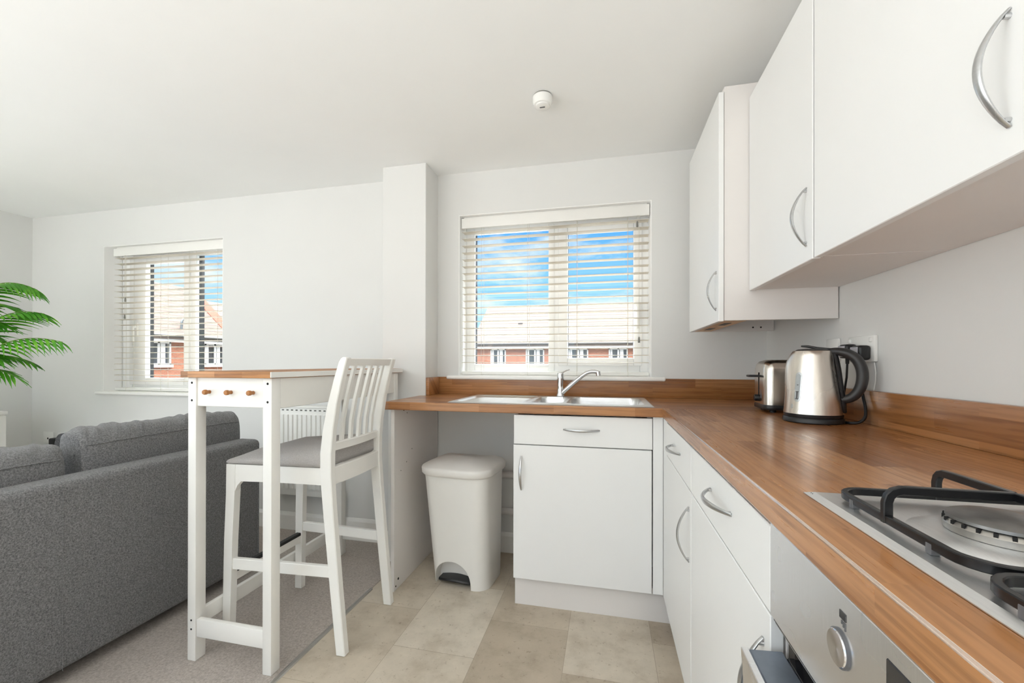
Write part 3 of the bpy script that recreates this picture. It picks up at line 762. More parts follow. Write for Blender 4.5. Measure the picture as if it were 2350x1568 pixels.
m_ = MB(); m_.ring_loft([[c0+Vector((krad(h, 2*PI*j/96)*math.cos(2*PI*j/96), krad(h, 2*PI*j/96)*math.sin(2*PI*j/96), h)) for j in range(96)] for h in HS]); m_.build('kettle_body', M['steel_v'], root, smooth=50)
m_ = MB(); m_.lathe([(.0450, .2250), (.0460, .2275), (.040, .2305), (.020, .2325), (.002, .233)], (KX, KY, ZT), 48); lid = m_.build('lid', M['dark_plastic'], root)
m_ = MB(); m_.tube(spline([c0+da*.045+Vector((0, 0, .230)), c0+da*.015+Vector((0, 0, .2335)), c0-da*.012+Vector((0, 0, .2400)), c0-da*.030+Vector((0, 0, .2415))]), rspline([.013, .014, .013, .008]), 14, True, 0, flat=((0, 0, 1), .32)); m_.build('lid_tab', M['dark_plastic'], lid)
def kp(r, h): return c0+da*r+Vector((0, 0, h))
m_ = MB(); m_.tube(spline([kp(.044, .2225), kp(.064, .2225), kp(.088, .2160), kp(.108, .199), kp(.1195, .172), kp(.1220, .142), kp(.1165, .112), kp(.104, .090), kp(.090, .079), kp(.074, .0745)]), rspline([.011, .0125, .0138, .0146, .0150, .0150, .0145, .0138, .013, .012]), 20, True, 0, flat=((da.y, -da.x, 0), 1.18)); h = m_.build('handle', M['dark_plastic'], root)
m_ = MB(); m_.tube([kp(.055, .219), kp(.060, .200), kp(.0655, .165), kp(.0705, .12), kp(.0755, .085), kp(.0785, .060), kp(.0800, .038), kp(.0800, .034)], [.014, .0145, .0145, .0145, .0145, .013, .012, .009], 12, True, 0, flat=(da, .50)); m_.build('handle_spine', M['black_plastic'], root)
# gauge on the side facing left-front
ga = math.radians(-146)
def curved_patch(m_, a0, hs, halfw, off, n=8):
    rings = []
    for hh, wv in hs:
        ring = []
        for q, sgn in ((off, 1), (-.004, -1)):
            for k in (range(n+1) if sgn > 0 else range(n, -1, -1)):
                a = a0+(-1+2*k/n)*wv*halfw/krad(hh); r = krad(hh, a)+q; ring.append(c0+Vector((math.cos(a)*r, math.sin(a)*r, hh)))
        rings.append(ring)
    m_.ring_loft(rings, True)
def pill(h0, h1, r): return [(h0, .25), (h0+r*.3, .72), (h0+r*.65, .94), (h0+r, 1), ((h0+h1)/2, 1), (h1-r, 1), (h1-r*.65, .94), (h1-r*.3, .72), (h1, .25)]
m_ = MB(); curved_patch(m_, ga, pill(.066, .158, .010), .0095, .0008); g = m_.build('gauge_surround', M['satin'], root)
m_ = MB(); curved_patch(m_, ga, pill(.072, .152, .007), .0062, .0016); m_.build('gauge_window', M['gauge'], g)
m_ = MB(); curved_patch(m_, ga, [(.074, 1), (.077, 1)], .0040, .0022); curved_patch(m_, ga, [(.077, .6), (.096, .6)], .0040, .0022); curved_patch(m_, ga, [(.096, 1), (.099, 1)], .0040, .0022); curved_patch(m_, ga, [(.117, .5), (.120, .5)], .0040, .0022)
m_.build('level_mark', M['mark'], g)
m_ = MB(); curved_patch(m_, ga-.20, pill(.044, .058, .004), .004, .0006); m_.build('badge', M['satin'], root)
plug(root, 1.507, 1.140)
m_ = MB(); m_.tube(spline([(XR-.03, 1.507, 1.10), (XR-.031, 1.503, 1.06), (XR-.032, 1.490, 1.01), (XR-.033, 1.474, .972), (XR-.040, 1.462, .944), (XR-.056, 1.460, .928), (XR-.075, 1.466, .9245), (.712, 1.490, .9245), (.70, 1.505, .926)]), .0042, 12); m_.build('power_cord', M['black_plastic'], root)

TX, TY, TR = .676, 1.812, math.radians(-3)
root = thing('toaster', 'brushed steel toaster with black lever behind the kettle', 'toaster', (TX, TY, ZT+.0004), TR)
def rr2(hx, hy, r, z, n=6):
    return rrect(-hx, hx, -hy, hy, r, z, n)
TLx, TLy = .093, .082
m_ = MB(); m_.ring_loft([rr2(TLx, TLy, .03, .010), rr2(TLx+.002, TLy+.002, .032, .014), rr2(TLx+.002, TLy+.002, .032, .024), rr2(TLx, TLy, .03, .028)]); m_.build('toaster_base', M['black_plastic'], root, world=False)
m_ = MB()
for sx in (-1, 1):
    for sy in (-1, 1): m_.cyl((sx*.06, sy*.055, 0), (sx*.06, sy*.055, .012), .011, n=12)
m_.build('rubber_foot', M['black_rubber'], root, world=False)
m_ = MB(); m_.ring_loft([rr2(TLx, TLy, .03, .0285), rr2(TLx, TLy, .03, .12), rr2(TLx-.001, TLy-.001, .03, .165), rr2(TLx-.005, TLy-.005, .03, .182), rr2(TLx-.013, TLy-.014, .03, .193), rr2(TLx-.026, TLy-.028, .03, .198)]); m_.build('toaster_body', M['steel_toaster'], root, world=False, smooth=50)
m_ = MB()
for sy in (-.028, .028): m_.box(-.06, .06, sy-.014, sy+.014, .1975, .1988)
m_.build('bread_slot', M['hole'], root, world=False)
m_ = MB(); m_.box(-TLx-.040, -TLx+.002, -.022, .022, .132, .140, .003, 2); m_.build('lever', M['black_plastic'], root, world=False)
m_ = MB(); m_.box(-TLx-.0012, -TLx+.001, -.004, .004, .05, .15); m_.build('lever_slot', M['hole'], root, world=False)
m_ = MB(); m_.lathe([(.013, 0), (.013, -.012), (.011, -.015)], (-TLx, .004, .050), 24, 'X'); m_.build('browning_knob', M['black_plastic'], root, world=False)
m_ = MB()
for k in range(3): m_.box(-TLx-.0012, -TLx+.001, -.034+k*.004, -.032+k*.004, .052, .07+.008*k)
m_.build('printed_mark', M['mark'], root, world=False)
# cord and plug of the toaster
def tl(p): return Matrix.Rotation(-TR, 3, 'Z') @ (Vector(p)-Vector((TX, TY, ZT)))
m_ = MB(); y, z = 1.578, 1.146
m_.box(XR-.046, XR-.0115, y-.024, y+.024, z-.024, z+.022, .009, 3); m_.cyl((XR-.03, y, z-.02), (XR-.03, y, z-.042), .006, .005, 12)
for v in m_.bm.verts: v.co = tl(v.co)
p = m_.build('plug', M['black_plastic'], root, world=False)
m_ = MB(); m_.box(XR-.0485, XR-.045, y-.019, y+.019, z-.019, z+.017, .001, 1)
for v in m_.bm.verts: v.co = tl(v.co)
m_.build('plug_label', M['plug_face'], p, world=False)
m_ = MB(); m_.tube([tl(q) for q in ((XR-.03, 1.578, 1.106), (XR-.03, 1.582, 1.06), (XR-.031, 1.60, .99), (XR-.034, 1.635, .945), (XR-.045, 1.68, .9245), (XR-.05, 1.73, .930), (.765, 1.77, .936))], .0032, 10); m_.build('power_cord', M['black_plastic'], root, world=False)
o = MB().tube([(XR-.006, 1.481, 1.109), (XR-.004, 1.478, 1.08), (XR-.004, 1.480, 1.05), (XR-.005, 1.486, 1.0235)], .0018, 8).build('thin_cable', M['socket'])
tag(o, 'thin white cable hanging down the wall under the double socket', 'cable')

# ------------------------------------------------------------------ smoke detector
root = thing('smoke_detector', 'round white smoke alarm on the ceiling', 'smoke detector', (-.27, 1.763, ZC))
m_ = MB(); m_.lathe([(.038, -.0005), (.039, -.006)], (-.27, 1.763, ZC), 48); m_.build('mounting_base', M['tassel'], root)
m_ = MB(); m_.lathe([(.0405, -.006), (.0425, -.009), (.0415, -.030), (.037, -.040), (.033, -.042)], (-.27, 1.763, ZC), 48); m_.build('alarm_body', M['socket'], root)
m_ = MB(); m_.lathe([(.030, -.0418), (.030, -.0475), (.026, -.050), (.002, -.0505)], (-.27, 1.763, ZC), 40); c = m_.build('test_cap', M['socket'], root)
MB().box(-.281, -.259, 1.757, 1.763, ZC-.0518, ZC-.0502).build('vent_slot', M['mark'], c)

# ------------------------------------------------------------------ bar table
root = thing('bar_table', 'narrow white bar table with wooden top and three pegs on its end', 'table', (-1.335, 1.7, 0))
m_ = MB(); m_.box(-1.533, -1.142, 1.225, 2.185, 1.051, 1.0735, .002, 2); m_.build('tabletop', M['table_wood'], root)
m_ = MB(); m_.box(-1.1425, -1.138, 1.2255, 2.185, 1.0525, 1.073, .001, 1); m_.build('edge_strip', M['white_paint'], root)['label'] = 'white long edge'  # thin white strip along the long edge of the wooden top
for (x0, x1, y0, y1) in ((-1.517, -1.480, 1.241, 1.283), (-1.187, -1.150, 1.241, 1.283), (-1.517, -1.480, 2.108, 2.150), (-1.187, -1.150, 2.108, 2.150)):
    m_ = MB(); m_.box(x0, x1, y0, y1, .002, 1.051, .003, 2); leg = m_.build('leg', M['white_paint'], root)
    if y0 < 1.5:
        for zz in ((1.031, .966, .152, .119) if x0 < -1.4 else (1.031, .966)):
            MB().cyl(((x0+x1)/2+(.002 if x0 > -1.4 else 0), y0+.0005, zz), ((x0+x1)/2+(.002 if x0 > -1.4 else 0), y0-.0008, zz), .0042 if zz > .5 else .0036, n=14).build('bolt_hole', M['hole'], leg)
m_ = MB(); m_.box(-1.4805, -1.1865, 1.2465, 1.264, .944, 1.051, .002, 1); m_.build('end_apron', M['white_paint'], root)
m_ = MB(); m_.box(-1.4805, -1.1865, 2.127, 2.145, .944, 1.051, .002, 1); m_.build('end_apron', M['white_paint'], root)
m_ = MB(); m_.box(-1.1695, -1.1515, 1.2825, 2.1085, .940, 1.051, .002, 1); m_.build('side_apron', M['white_paint'], root)
m_ = MB(); m_.box(-1.5155, -1.498, 1.2825, 2.1085, .940, 1.051, .002, 1); m_.build('side_apron', M['white_paint'], root)
m_ = MB(); m_.box(-1.478, -1.1865, 1.243, 1.262, .092, .158, .003, 2); m_.build('end_rail', M['white_paint'], root)
m_ = MB(); m_.box(-1.4805, -1.1865, 2.118, 2.137, .092, .158, .003, 2); m_.build('end_rail', M['white_paint'], root)
m_ = MB(); m_.box(-1.516, -1.4965, 1.2825, 2.1085, .114, .172, .003, 2); m_.build('side_rail', M['white_paint'], root)
for px in (-1.424, -1.328, -1.232):
    m_ = MB(); m_.lathe([(.0068, .001), (.0066, -.008), (.0072, -.011), (.0092, -.014), (.0094, -.021), (.0078, -.0245), (.002, -.0255)], (px, 1.2465, .998), 20, 'Y'); m_.build('peg', M['peg_wood'], root)

# ------------------------------------------------------------------ bar stool
root = thing('bar_stool', 'white wooden bar stool with grey padded seat and slatted back', 'stool', (-1.22, 1.575, 0))
def post(m_, pts, y0, y1):
    """pts: (x_center, z, half_depth)"""
    rings = []; ins = .003
    for (x, z, hd) in pts: rings.append([Vector(p) for p in ((x-hd+ins, y0, z), (x+hd-ins, y0, z), (x+hd, y0+ins, z), (x+hd, y1-ins, z), (x+hd-ins, y1, z), (x-hd+ins, y1, z), (x-hd, y1-ins, z), (x-hd, y0+ins, z))])
    m_.ring_loft(rings, True)
backprof = [(-.978, .002, .019), (-1.005, .25, .0205), (-1.034, .55, .0225), (-1.0445, .68, .024), (-1.044, .76, .024), (-1.035, .85, .0225), (-1.016, .95, .020), (-.990, 1.05, .0175), (-.972, 1.11, .0165), (-.966, 1.122, .014), (-.964, 1.127, .008)]
def bx_at(z):
    for (x0, z0, h0), (x1, z1, h1) in zip(backprof, backprof[1:]):
        if z0 <= z <= z1: return x0+(x1-x0)*(z-z0)/(z1-z0)
for (y0, y1) in ((1.387, 1.417), (1.729, 1.759)):
    m_ = MB(); post(m_, backprof, y0, y1); m_.build('back_post', M['white_paint'], root, smooth=40)
def curved_rail(m_, z0, z1, x0_, x1_, y0, y1, sag, th, n=12):
    """rail across Y with a backward bow; x at bottom / top differ"""
    rings = []
    for i in range(n+1):
        t = i/n; y = y0+(y1-y0)*t; s = sag*math.sin(PI*t)
        rings.append([Vector(p) for p in ((x0_+s-th, y, z0), (x0_+s+th, y, z0), (x1_+s+th, y, z1-.003), (x1_+s+th-.003, y, z1), (x1_+s-th+.003, y, z1), (x1_+s-th, y, z1-.003))])
    m_.ring_loft(rings, True)
m_ = MB(); curved_rail(m_, 1.094, 1.124, bx_at(1.094)-.002, bx_at(1.12)-.002, 1.416, 1.730, .012, .010); m_.build('top_rail', M['white_paint'], root)
m_ = MB(); curved_rail(m_, .765, .797, -1.040, -1.037, 1.416, 1.730, .012, .010); m_.build('back_rail', M['white_paint'], root)
m_ = MB(); curved_rail(m_, .636, .704, -1.034, -1.034, 1.416, 1.730, .010, .010); m_.build('seat_rail', M['white_paint'], root)
for k in range(5):
    y = 1.416+.314*(k+1)/6; s = .012*math.sin(PI*(k+1)/6)
    pts = [(-1.038+s, y, .790), (bx_at(.87)+s-.001, y, .87), (bx_at(.96)+s-.001, y, .96), (bx_at(1.04)+s-.001, y, 1.04), (bx_at(1.10)+s-.002, y, 1.100)]
    rings = [[Vector((p[0]+a, p[1]+b, p[2])) for a, b in ((-.006, -.0085), (.006, -.0085), (.006, .0085), (-.006, .0085))] for p in pts]
    m_ = MB(); m_.ring_loft(rings, True); m_.build('spindle', M['white_paint'], root)
for (yb0, yt0) in ((1.360, 1.366), (1.757, 1.751)):
    m_ = MB(); rings = []
    for (x, z, yy, hd) in ((-1.4725, .003, yb0, .0175), (-1.465, .40, (yb0+yt0)/2, .0195), (-1.459, .585, yt0, .0205), (-1.4585, .600, yt0, .021), (-1.457, .702, yt0, .021)):
        rings.append([Vector(p) for p in ((x-hd, yy, z), (x+hd, yy, z), (x+hd, yy+.028, z), (x-hd, yy+.028, z))])
    m_.ring_loft(rings, True); m_.build('front_leg', M['white_paint'], root, smooth=20)
def side_apron(y0f, y0b):
    m_ = MB(); rings = []
    for t, (z0, z1) in ((0, (.595, .702)), (.03, (.620, .702)), (.07, (.636, .702)), (.5, (.638, .702)), (1, (.636, .702))):
        x = -1.4385+.377*t; y = y0f+(y0b-y0f)*t
        rings.append([Vector(p) for p in ((x, y, z0), (x, y+.018, z0), (x, y+.018, z1), (x, y, z1))])
    m_.ring_loft(rings, True); m_.build('seat_apron', M['white_paint'], root, smooth=0)
side_apron(1.368, 1.394); side_apron(1.758, 1.732)
m_ = MB(); m_.box(-1.468, -1.450, 1.393, 1.752, .638, .702, .002, 1); m_.build('seat_apron', M['white_paint'], root)
def stretcher(m_, p, q, h=.021, w=.009):
    p, q = Vector(p), Vector(q); s = (q-p).cross(Vector((0, 0, 1))).normalized(); up = Vector((0, 0, 1))
    m_.ring_loft([[c+s*a+up*b for a, b in ((w, h-.002), (w-.002, h), (-w+.002, h), (-w, h-.002), (-w, -h), (w, -h))] for c in (p, q)], True)
for (ya, yb) in ((1.377, 1.401), (1.768, 1.744)):
    m_ = MB(); stretcher(m_, (-1.449, ya, .307), (-1.020, yb, .309)); m_.build('side_stretcher', M['white_paint'], root)
m_ = MB(); stretcher(m_, (-1.466, 1.389, .252), (-1.466, 1.758, .252), .022, .0095); f = m_.build('foot_rest', M['white_paint'], root)
m_ = MB(); m_.box(-1.4775, -1.4545, 1.392, 1.755, .262, .2765, .002, 1); m_.build('foot_guard', M['black_rubber'], f)['label'] = 'black foot rest guard'
# padded seat
m_ = MB(); rings = []
for (z, ex) in ((.702, -.012), (.706, .004), (.716, .010), (.730, .009), (.744, .002), (.755, -.012), (.763, -.035), (.768, -.07)):
    ring = []
    for (x, y) in [(p.x, p.y) for p in rrect(-1.492-ex, -1.048+ex*.2, 1.372-ex, 1.776+ex, .035+max(0, ex), 0, 6)]:
        t = (x+1.492)/.42; taper = .016*t
        yc = 1.574; y = yc+(y-yc)*(1-taper/.2)
        hh = (z-.702)*(.30+.66*sm(-.03, .42, t)); ring.append(Vector((x, y, .702+hh+.016*t*max(0, (z-.71)/.05))))
    rings.append(ring)
m_.ring_loft(rings, True)
o = m_.build('seat_cushion', M['seat'], root, smooth=80)

# ------------------------------------------------------------------ pedal bin
root = thing('pedal_bin', 'tall white plastic pedal bin standing under the worktop', 'bin', (-.700, 2.062, 0), math.radians(-5.5))
def bsec(z):
    t = z/.56; return (.149+.021*t, .128+.030*t, .068)
def brings(zs, off=0, fr=0):
    out = []
    for z in zs:
        hx, hy, r = bsec(z); hx += off; hy += off
        cx, cy = -.017*z/.56, -.012*z/.56
        out.append([Vector((p.x+cx, p.y+cy, z)) for p in rrect(-hx, hx, -hy, hy, r+off, 0, 8)])
    return out
m_ = MB(); m_.ring_loft(brings([0.0005, .03, .1, .2, .3, .4, .5, .556]), True); body = m_.build('bin_body', M['bin'], root, world=False, smooth=60)
cut = MB(); pts = [(-.130+.200*(1-math.cos(PI*i/18))/2, .118*math.sin(PI*i/18)**.85+.012) for i in range(19)]; pts = [(-.130, -.05)]+pts+[(.070, -.05)]
cut.prism(pts, 'Y', -.30, -.060); c_ = cut.build('cutter', M['bin'])
c_.parent = root; bpy.context.view_layer.update(); boolean_cut(body, c_)
m_ = MB(); m_.prism([(-.135, .004), (.078, .004), (.078, .140), (-.135, .140)], 'Y', -.0605, -.058); m_.build('pedal_recess', M['bin_lid'], root, world=False)
m_ = MB(); rings = []
for i in range(15):
    t = i/14; x = -.115+.172*t; d = .020*math.sin(PI*t)**.7+.003; zz = .024+.011*math.sin(PI*t)
    rings.append([Vector(p) for p in ((x, -.062, zz-.007), (x, -.105-d, zz-.009), (x, -.107-d, zz-.003), (x, -.103-d, zz+.003), (x, -.062, zz+.003))])
m_.ring_loft(rings, True); m_.build('pedal', M['black_plastic'], root, world=False)
m_ = MB(); rings = []
LX, LY = .188, .176
for (z, o_) in ((.550, -.014), (.553, -.006), (.562, .0), (.584, .002), (.592, -.001), (.595, -.005)):
    rings.append([Vector((p.x-.016, p.y-.012, z)) for p in rrect(-LX-o_, LX+o_, -LY-o_, LY+o_, .092, 0, 10)])
for s in (.97, .93, .88, .81, .73, .64, .54, .43, .32, .2, .08):
    ring = []
    for p in rrect(-LX+.006, LX-.006, -LY+.006, LY-.006, .087, 0, 10):
        x, y = p.x*s, p.y*s
        e = 1-max(abs(x)/LX, abs(y)/LY)
        q = min(1, math.hypot(x/(LX*1.05), y/(LY*1.05)))
        dome = .036*(1-s**3.2)
        dip = .036*math.exp(-((x+.01)/.085)**2)*sm(-.03, .075, y)
        ring.append(Vector((x-.016, y-.012, .595+dome-dip*min(1, (1-s)/.10))))
    rings.append(ring)
m_.ring_loft(rings, True); m_.build('lid', M['bin_lid'], root, world=False, smooth=60)

# ------------------------------------------------------------------ sofa
root = thing('sofa', 'dark grey fabric sofa with its back to the kitchen', 'sofa', (-2.2, 1.0, 0))
SX = -1.815
def soft_box(m_, x0, x1, y0, y1, z0, z1, r, seg=4): m_.box(x0, x1, y0, y1, z0, z1, r, seg)
m_ = MB(); soft_box(m_, SX-.13, SX, -.02, 1.892, .045, .697, .028); m_.build('back_frame', M['sofa'], root)
m_ = MB(); m_.tube([(SX+.001, 1.868, .05), (SX+.001, 1.868, .55), (SX+.0005, 1.868, .675)], .0022, 6); m_.tube([(SX+.001, 1.05, .05), (SX+.001, 1.05, .680)], .0012, 6); m_.build('seam', M['sofa'], root)
m_ = MB(); soft_box(m_, SX-.95, SX-.12, 1.752, 1.890, .045, .56, .03); m_.build('armrest', M['sofa'], root)
m_ = MB(); soft_box(m_, SX-.95, SX-.12, -.02, .118, .045, .56, .03); m_.build('armrest', M['sofa'], root)
m_ = MB(); soft_box(m_, SX-.93, SX-.125, .12, 1.75, .06, .28, .02); m_.build('seat_base', M['sofa'], root)
for (y0, y1) in ((.12, .933), (.937, 1.75)):
    m_ = MB(); soft_box(m_, SX-.95, SX-.33, y0, y1, .282, .44, .04); m_.build('seat_cushion', M['sofa'], root)
for (xx, yy) in ((-1.87, .06), (-1.87, 1.82), (-2.7, .06), (-2.7, 1.82)):
    MB().cyl((xx, yy, .002), (xx, yy, .05), .022, n=16).build('foot', M['black_plastic'], root)
def pillow(name, x0, x1, y0, y1, z0, z1, seed, mat, parent):
    m_ = MB(); nu, nv = 150, 40; cx, cy, cz = (x0+x1)/2, (y0+y1)/2, (z0+z1)/2; hx, hy, hz = (x1-x0)/2, (y1-y0)/2, (z1-z0)/2
    rings = []
    for i in range(nu+1):
        u = -1+2*i/nu; uu = math.copysign(1-(1-abs(u))**1.6, u)
        e = (1-abs(uu)**6)**(1/2.6) if abs(uu) < 1 else 0
        ring = []
        for j in range(nv*2):
            a = 2*PI*j/(nv*2); ca, sa = math.cos(a), math.sin(a)
            px = math.copysign(abs(ca)**.6, ca); pz = math.copysign(abs(sa)**.45, sa)
            x = cx+hx*px*(.42+.58*e); z = cz+hz*pz*(.84+.16*e); y = cy+hy*uu-hy*.05*math.copysign(1, uu)*(abs(uu) > .97)*abs(px)
            top = sm(.2, .95, pz)
            q = noise.noise(Vector((y*30+seed+x*14, x*5, z*3.5+seed))); q2 = noise.noise(Vector((y*6+seed*2, x*5, z*5)))
            wr = .0095*top*(abs(q)**.8*math.copysign(1, q))+.007*q2
            wr *= 1-.85*sm(.55, .8, px)*(1-sm(.80, .95, pz))
            d = Vector((px, 0, pz)).normalized(); ring.append(Vector((x, y, z))+d*wr)
        rings.append(ring)
    m_.ring_loft(rings, True)
    ob = m_.build(name, mat, parent, smooth=80)
    zs = z0+.86*(z1-z0); pts = []                    # welt along the boxed edge facing the kitchen
    for k in range(49):
        uu = -.93+1.86*k/48; e = (1-abs(uu)**6)**(1/2.6); y = cy+hy*uu; z = zs-.010*abs(uu)**5+.002*noise.noise(Vector((k*.4, seed, 4)))
        sa = min(.99, max(0, (z-cz)/(hz*(.84+.16*e))))**(1/.45); px = (1-sa*sa)**.3
        pts.append((cx+hx*px*(.42+.58*e)+.0008, y, z))
    w_ = MB(); w_.tube(pts, .0032, 6); w_.build('seam', mat, ob)
    return ob
p1 = pillow('back_cushion', -2.13, -1.930, 1.175, 1.905, .46, .846, 3.1, M['sofa'], root)
p2 = pillow('back_cushion', -2.14, -1.925, .32, 1.150, .44, .806, 8.4, M['sofa'], root)

# ------------------------------------------------------------------ radiator
root = thing('radiator', 'white ribbed panel radiator on the wall behind the bar stool', 'radiator', (-1.92, 2.32, .25))
rx0, rx1, rz0, rz1 = -2.19, -1.652, .256, .828
m_ = MB(); m_.box(rx0, rx1, 2.295, 2.306, rz0, rz1-.012, .003)
x = rx0+.03
prof = []
n = 14; w = (rx1-rx0-.06)/n
for k in range(n):
    xa = rx0+.03+k*w
    m_.prism([(xa+w*.18, 2.296), (xa+w*.30, 2.288), (xa+w*.70, 2.288), (xa+w*.82, 2.296)], 'Z', rz0+.045, rz1-.055)
m_.build('front_panel', M['radiator'], root)
m_ = MB(); m_.box(rx0+.01, rx1-.01, 2.348, 2.359, rz0, rz1-.012, .003); m_.build('rear_panel', M['radiator'], root)
m_ = MB(); m_.box(rx0-.003, rx0+.004, 2.29, 2.362, rz0+.02, rz1, .002); m_.box(rx1-.004, rx1+.003, 2.29, 2.362, rz0+.02, rz1, .002); m_.build('side_cover', M['radiator'], root)
m_ = MB(); m_.box(rx0, rx1, 2.291, 2.362, rz1-.012, rz1, .002); g = m_.build('top_grille', M['radiator'], root)
m_ = MB()
for k in range(n): m_.box(rx0+.03+k*w+w*.3, rx0+.03+k*w+w*.75, 2.2938, 2.296, rz1-.030, rz1-.022)
m_.build('vent_slot', M['grille_dark'], g)
m_ = MB()
for zz in (.36, .70):
    for xx in (rx0+.1, rx1-.1): m_.box(xx-.015, xx+.015, 2.358, WY, zz-.02, zz+.02)
m_.build('wall_bracket', M['radiator'], root)
m_ = MB(); m_.cyl((rx1+.02, 2.328, .002), (rx1+.02, 2.328, .29), .0075, n=12); m_.cyl((rx1-.004, 2.328, .285), (rx1+.03, 2.328, .285), .012, n=14); m_.build('valve_pipe', M['radiator'], root)

# ------------------------------------------------------------------ low cabinet, sockets by the sofa, palm
root = thing('low_cabinet', 'low white cabinet against the left wall beside the palm', 'cabinet', (-4.25, 1.6, 0))
m_ = MB(); m_.box(-4.430, -4.082, 1.15, 2.042, .06, .742, .003); m_.build('body', M['white_paint'], root)
m_ = MB(); m_.box(-4.430, -4.070, 1.14, 2.052, .742, .765, .004, 2); m_.build('top', M['white_paint'], root)
for yy in (1.152, 1.600): MB().box(-4.082, -4.066, yy, yy+.440, .07, .735, .002).build('door', M['white_paint'], root)
m_ = MB(); m_.box(-4.41, -4.10, 1.17, 2.02, .002, .06); m_.build('plinth', M['white_paint'], root)
root = thing('wall_socket', 'white wall socket low on the wall behind the sofa', 'socket', (-4.255, WY, .52))
MB().box(-4.306, -4.203, WY-.010, WY-.0005, .477, .563, .003).build('face_plate', M['socket'], root)
MB().cyl((-4.255, WY-.0115, .512), (-4.255, WY-.009, .512), .007, n=12).build('socket_hole', M['hole'], root)
root = thing('wall_socket', 'wall socket with a black adapter in it, just above the gap between the sofa cushions', 'socket', (-4.10, WY, .50))
MB().box(-4.150, -4.064, WY-.010, WY-.0005, .477, .563, .003).build('face_plate', M['socket'], root)
MB().box(-4.165, -4.075, WY-.060, WY-.0105, .44, .525, .010, 3).build('adapter', M['black_plastic'], root)

root = thing('potted_palm', 'green feathery palm at the left edge of the room by the corner', 'plant', (-4.02, 1.80, 0))
PX, PY = -3.90, 1.56
root.location = (PX, PY, 0)
m_ = MB(); m_.lathe([(.105, .003), (.115, .01), (.145, .26), (.150, .28), (.142, .28), (.138, .262)], (PX, PY, 0), 40); m_.build('pot', M['pot'], root)
m_ = MB(); m_.lathe([(.137, .240), (.136, .250), (.06, .258), (.002, .26)], (PX, PY, 0), 32); m_.build('soil', M['soil'], root)
rnd = random.Random(5)
def frond(base, mid, tip, nl, L, seed, droop=.5, w=.0085):
    r = random.Random(seed); base, mid, tip = Vector(base), Vector(mid), Vector(tip)
    m_ = MB(); N = 26
    def bez(t): return base*(1-t)**2+mid*2*t*(1-t)+tip*t*t
    pts = [bez(i/N) for i in range(N+1)]
    m_.tube(pts, [.0052*(1-.8*i/N)+.0008 for i in range(N+1)], 6, True, 0)
    for k in range(nl):
        t = .30+.70*(k+.5)/nl; p = bez(t); T = (bez(min(1, t+.02))-bez(t-.02)).normalized()
        side = T.cross(Vector((0, 0, 1))); side = side.normalized() if side.length > .1 else Vector((1, 0, 0)); up = side.cross(T).normalized()
        ln = L*(.45+.75*math.sin(PI*min(1, (t-.18)*1.05))**.8)*r.uniform(.9, 1.08)
        if t > .93: ln *= .75
        for sg in (-1, 1):
            d0 = (T*(.42+.45*t)+side*sg*(.70-.30*t)-Vector((0, 0, 1))*.45*droop).normalized()
            q = []; pos = p.copy(); d = d0.copy(); S = 7
            for s in range(S+1):
                f = s/S; wd = w*(math.sin(PI*min(1, f*.86+.10))**.8)*(1-f**3*.9)
                nn = (T-d*T.dot(d)); nn = nn.normalized() if nn.length > .15 else d.cross(up).normalized()
                q.append((pos.copy(), nn*wd, up*.0008))
                pos = pos+d*(ln/S); d = (d+Vector((0, 0, -droop*(.10+.22*f)))+side*sg*.01).normalized()
            rings = [[a+b+c*0, a+c*3, a-b, a-c*1.2] for a, b, c in q]
            m_.ring_loft(rings, True, True, 1)
    ob = m_.build('frond', None, root, smooth=60, mats=[M['stem'], M['leaf']])
    return ob
B0 = Vector((PX, PY, .26))
specs = [  # tip, arch height, leaflets, length, droop
    ((-3.33, 1.80, 1.540), .26, 22, .17, .75), ((-3.27, 1.80, 1.395), .12, 20, .17, .65), ((-3.12, 1.80, 1.225), .17, 22, .14, 1.0),
    ((-3.44, 1.76, 1.02), .26, 15, .15, .5), ((-3.56, 1.60, 1.02), .3, 15, .16, .5), ((-3.50, 1.88, 1.10), .25, 14, .13, .5),
    ((-3.62, 1.72, 1.44), .2, 14, .15, .5), ((-3.75, 1.15, 1.30), .3, 18, .2, .5), ((-4.10, 1.10, 1.25), .3, 18, .2, .5), ((-4.05, 1.25, 1.45), .3, 18, .2, .5),
    ((-3.66, 1.80, 1.26), .2, 18, .14, .5), ((-3.50, 1.74, 1.33), .2, 20, .15, .45), ((-3.52, 1.82, 1.43), .22, 20, .15, .45), ((-3.47, 1.72, 1.12), .22, 18, .14, .5)]
for k, (tip, arch, nl, L, dr) in enumerate(specs):
    tp = Vector(tip); a = 2*PI*k/len(specs); b = B0+Vector((.045*math.cos(a), .045*math.sin(a), 0))
    mid = Vector((b.x+(tp.x-b.x)*.18, b.y+(tp.y-b.y)*.18, tp.z+arch))
    frond(b, mid, tp, nl, L, 40+k, dr)

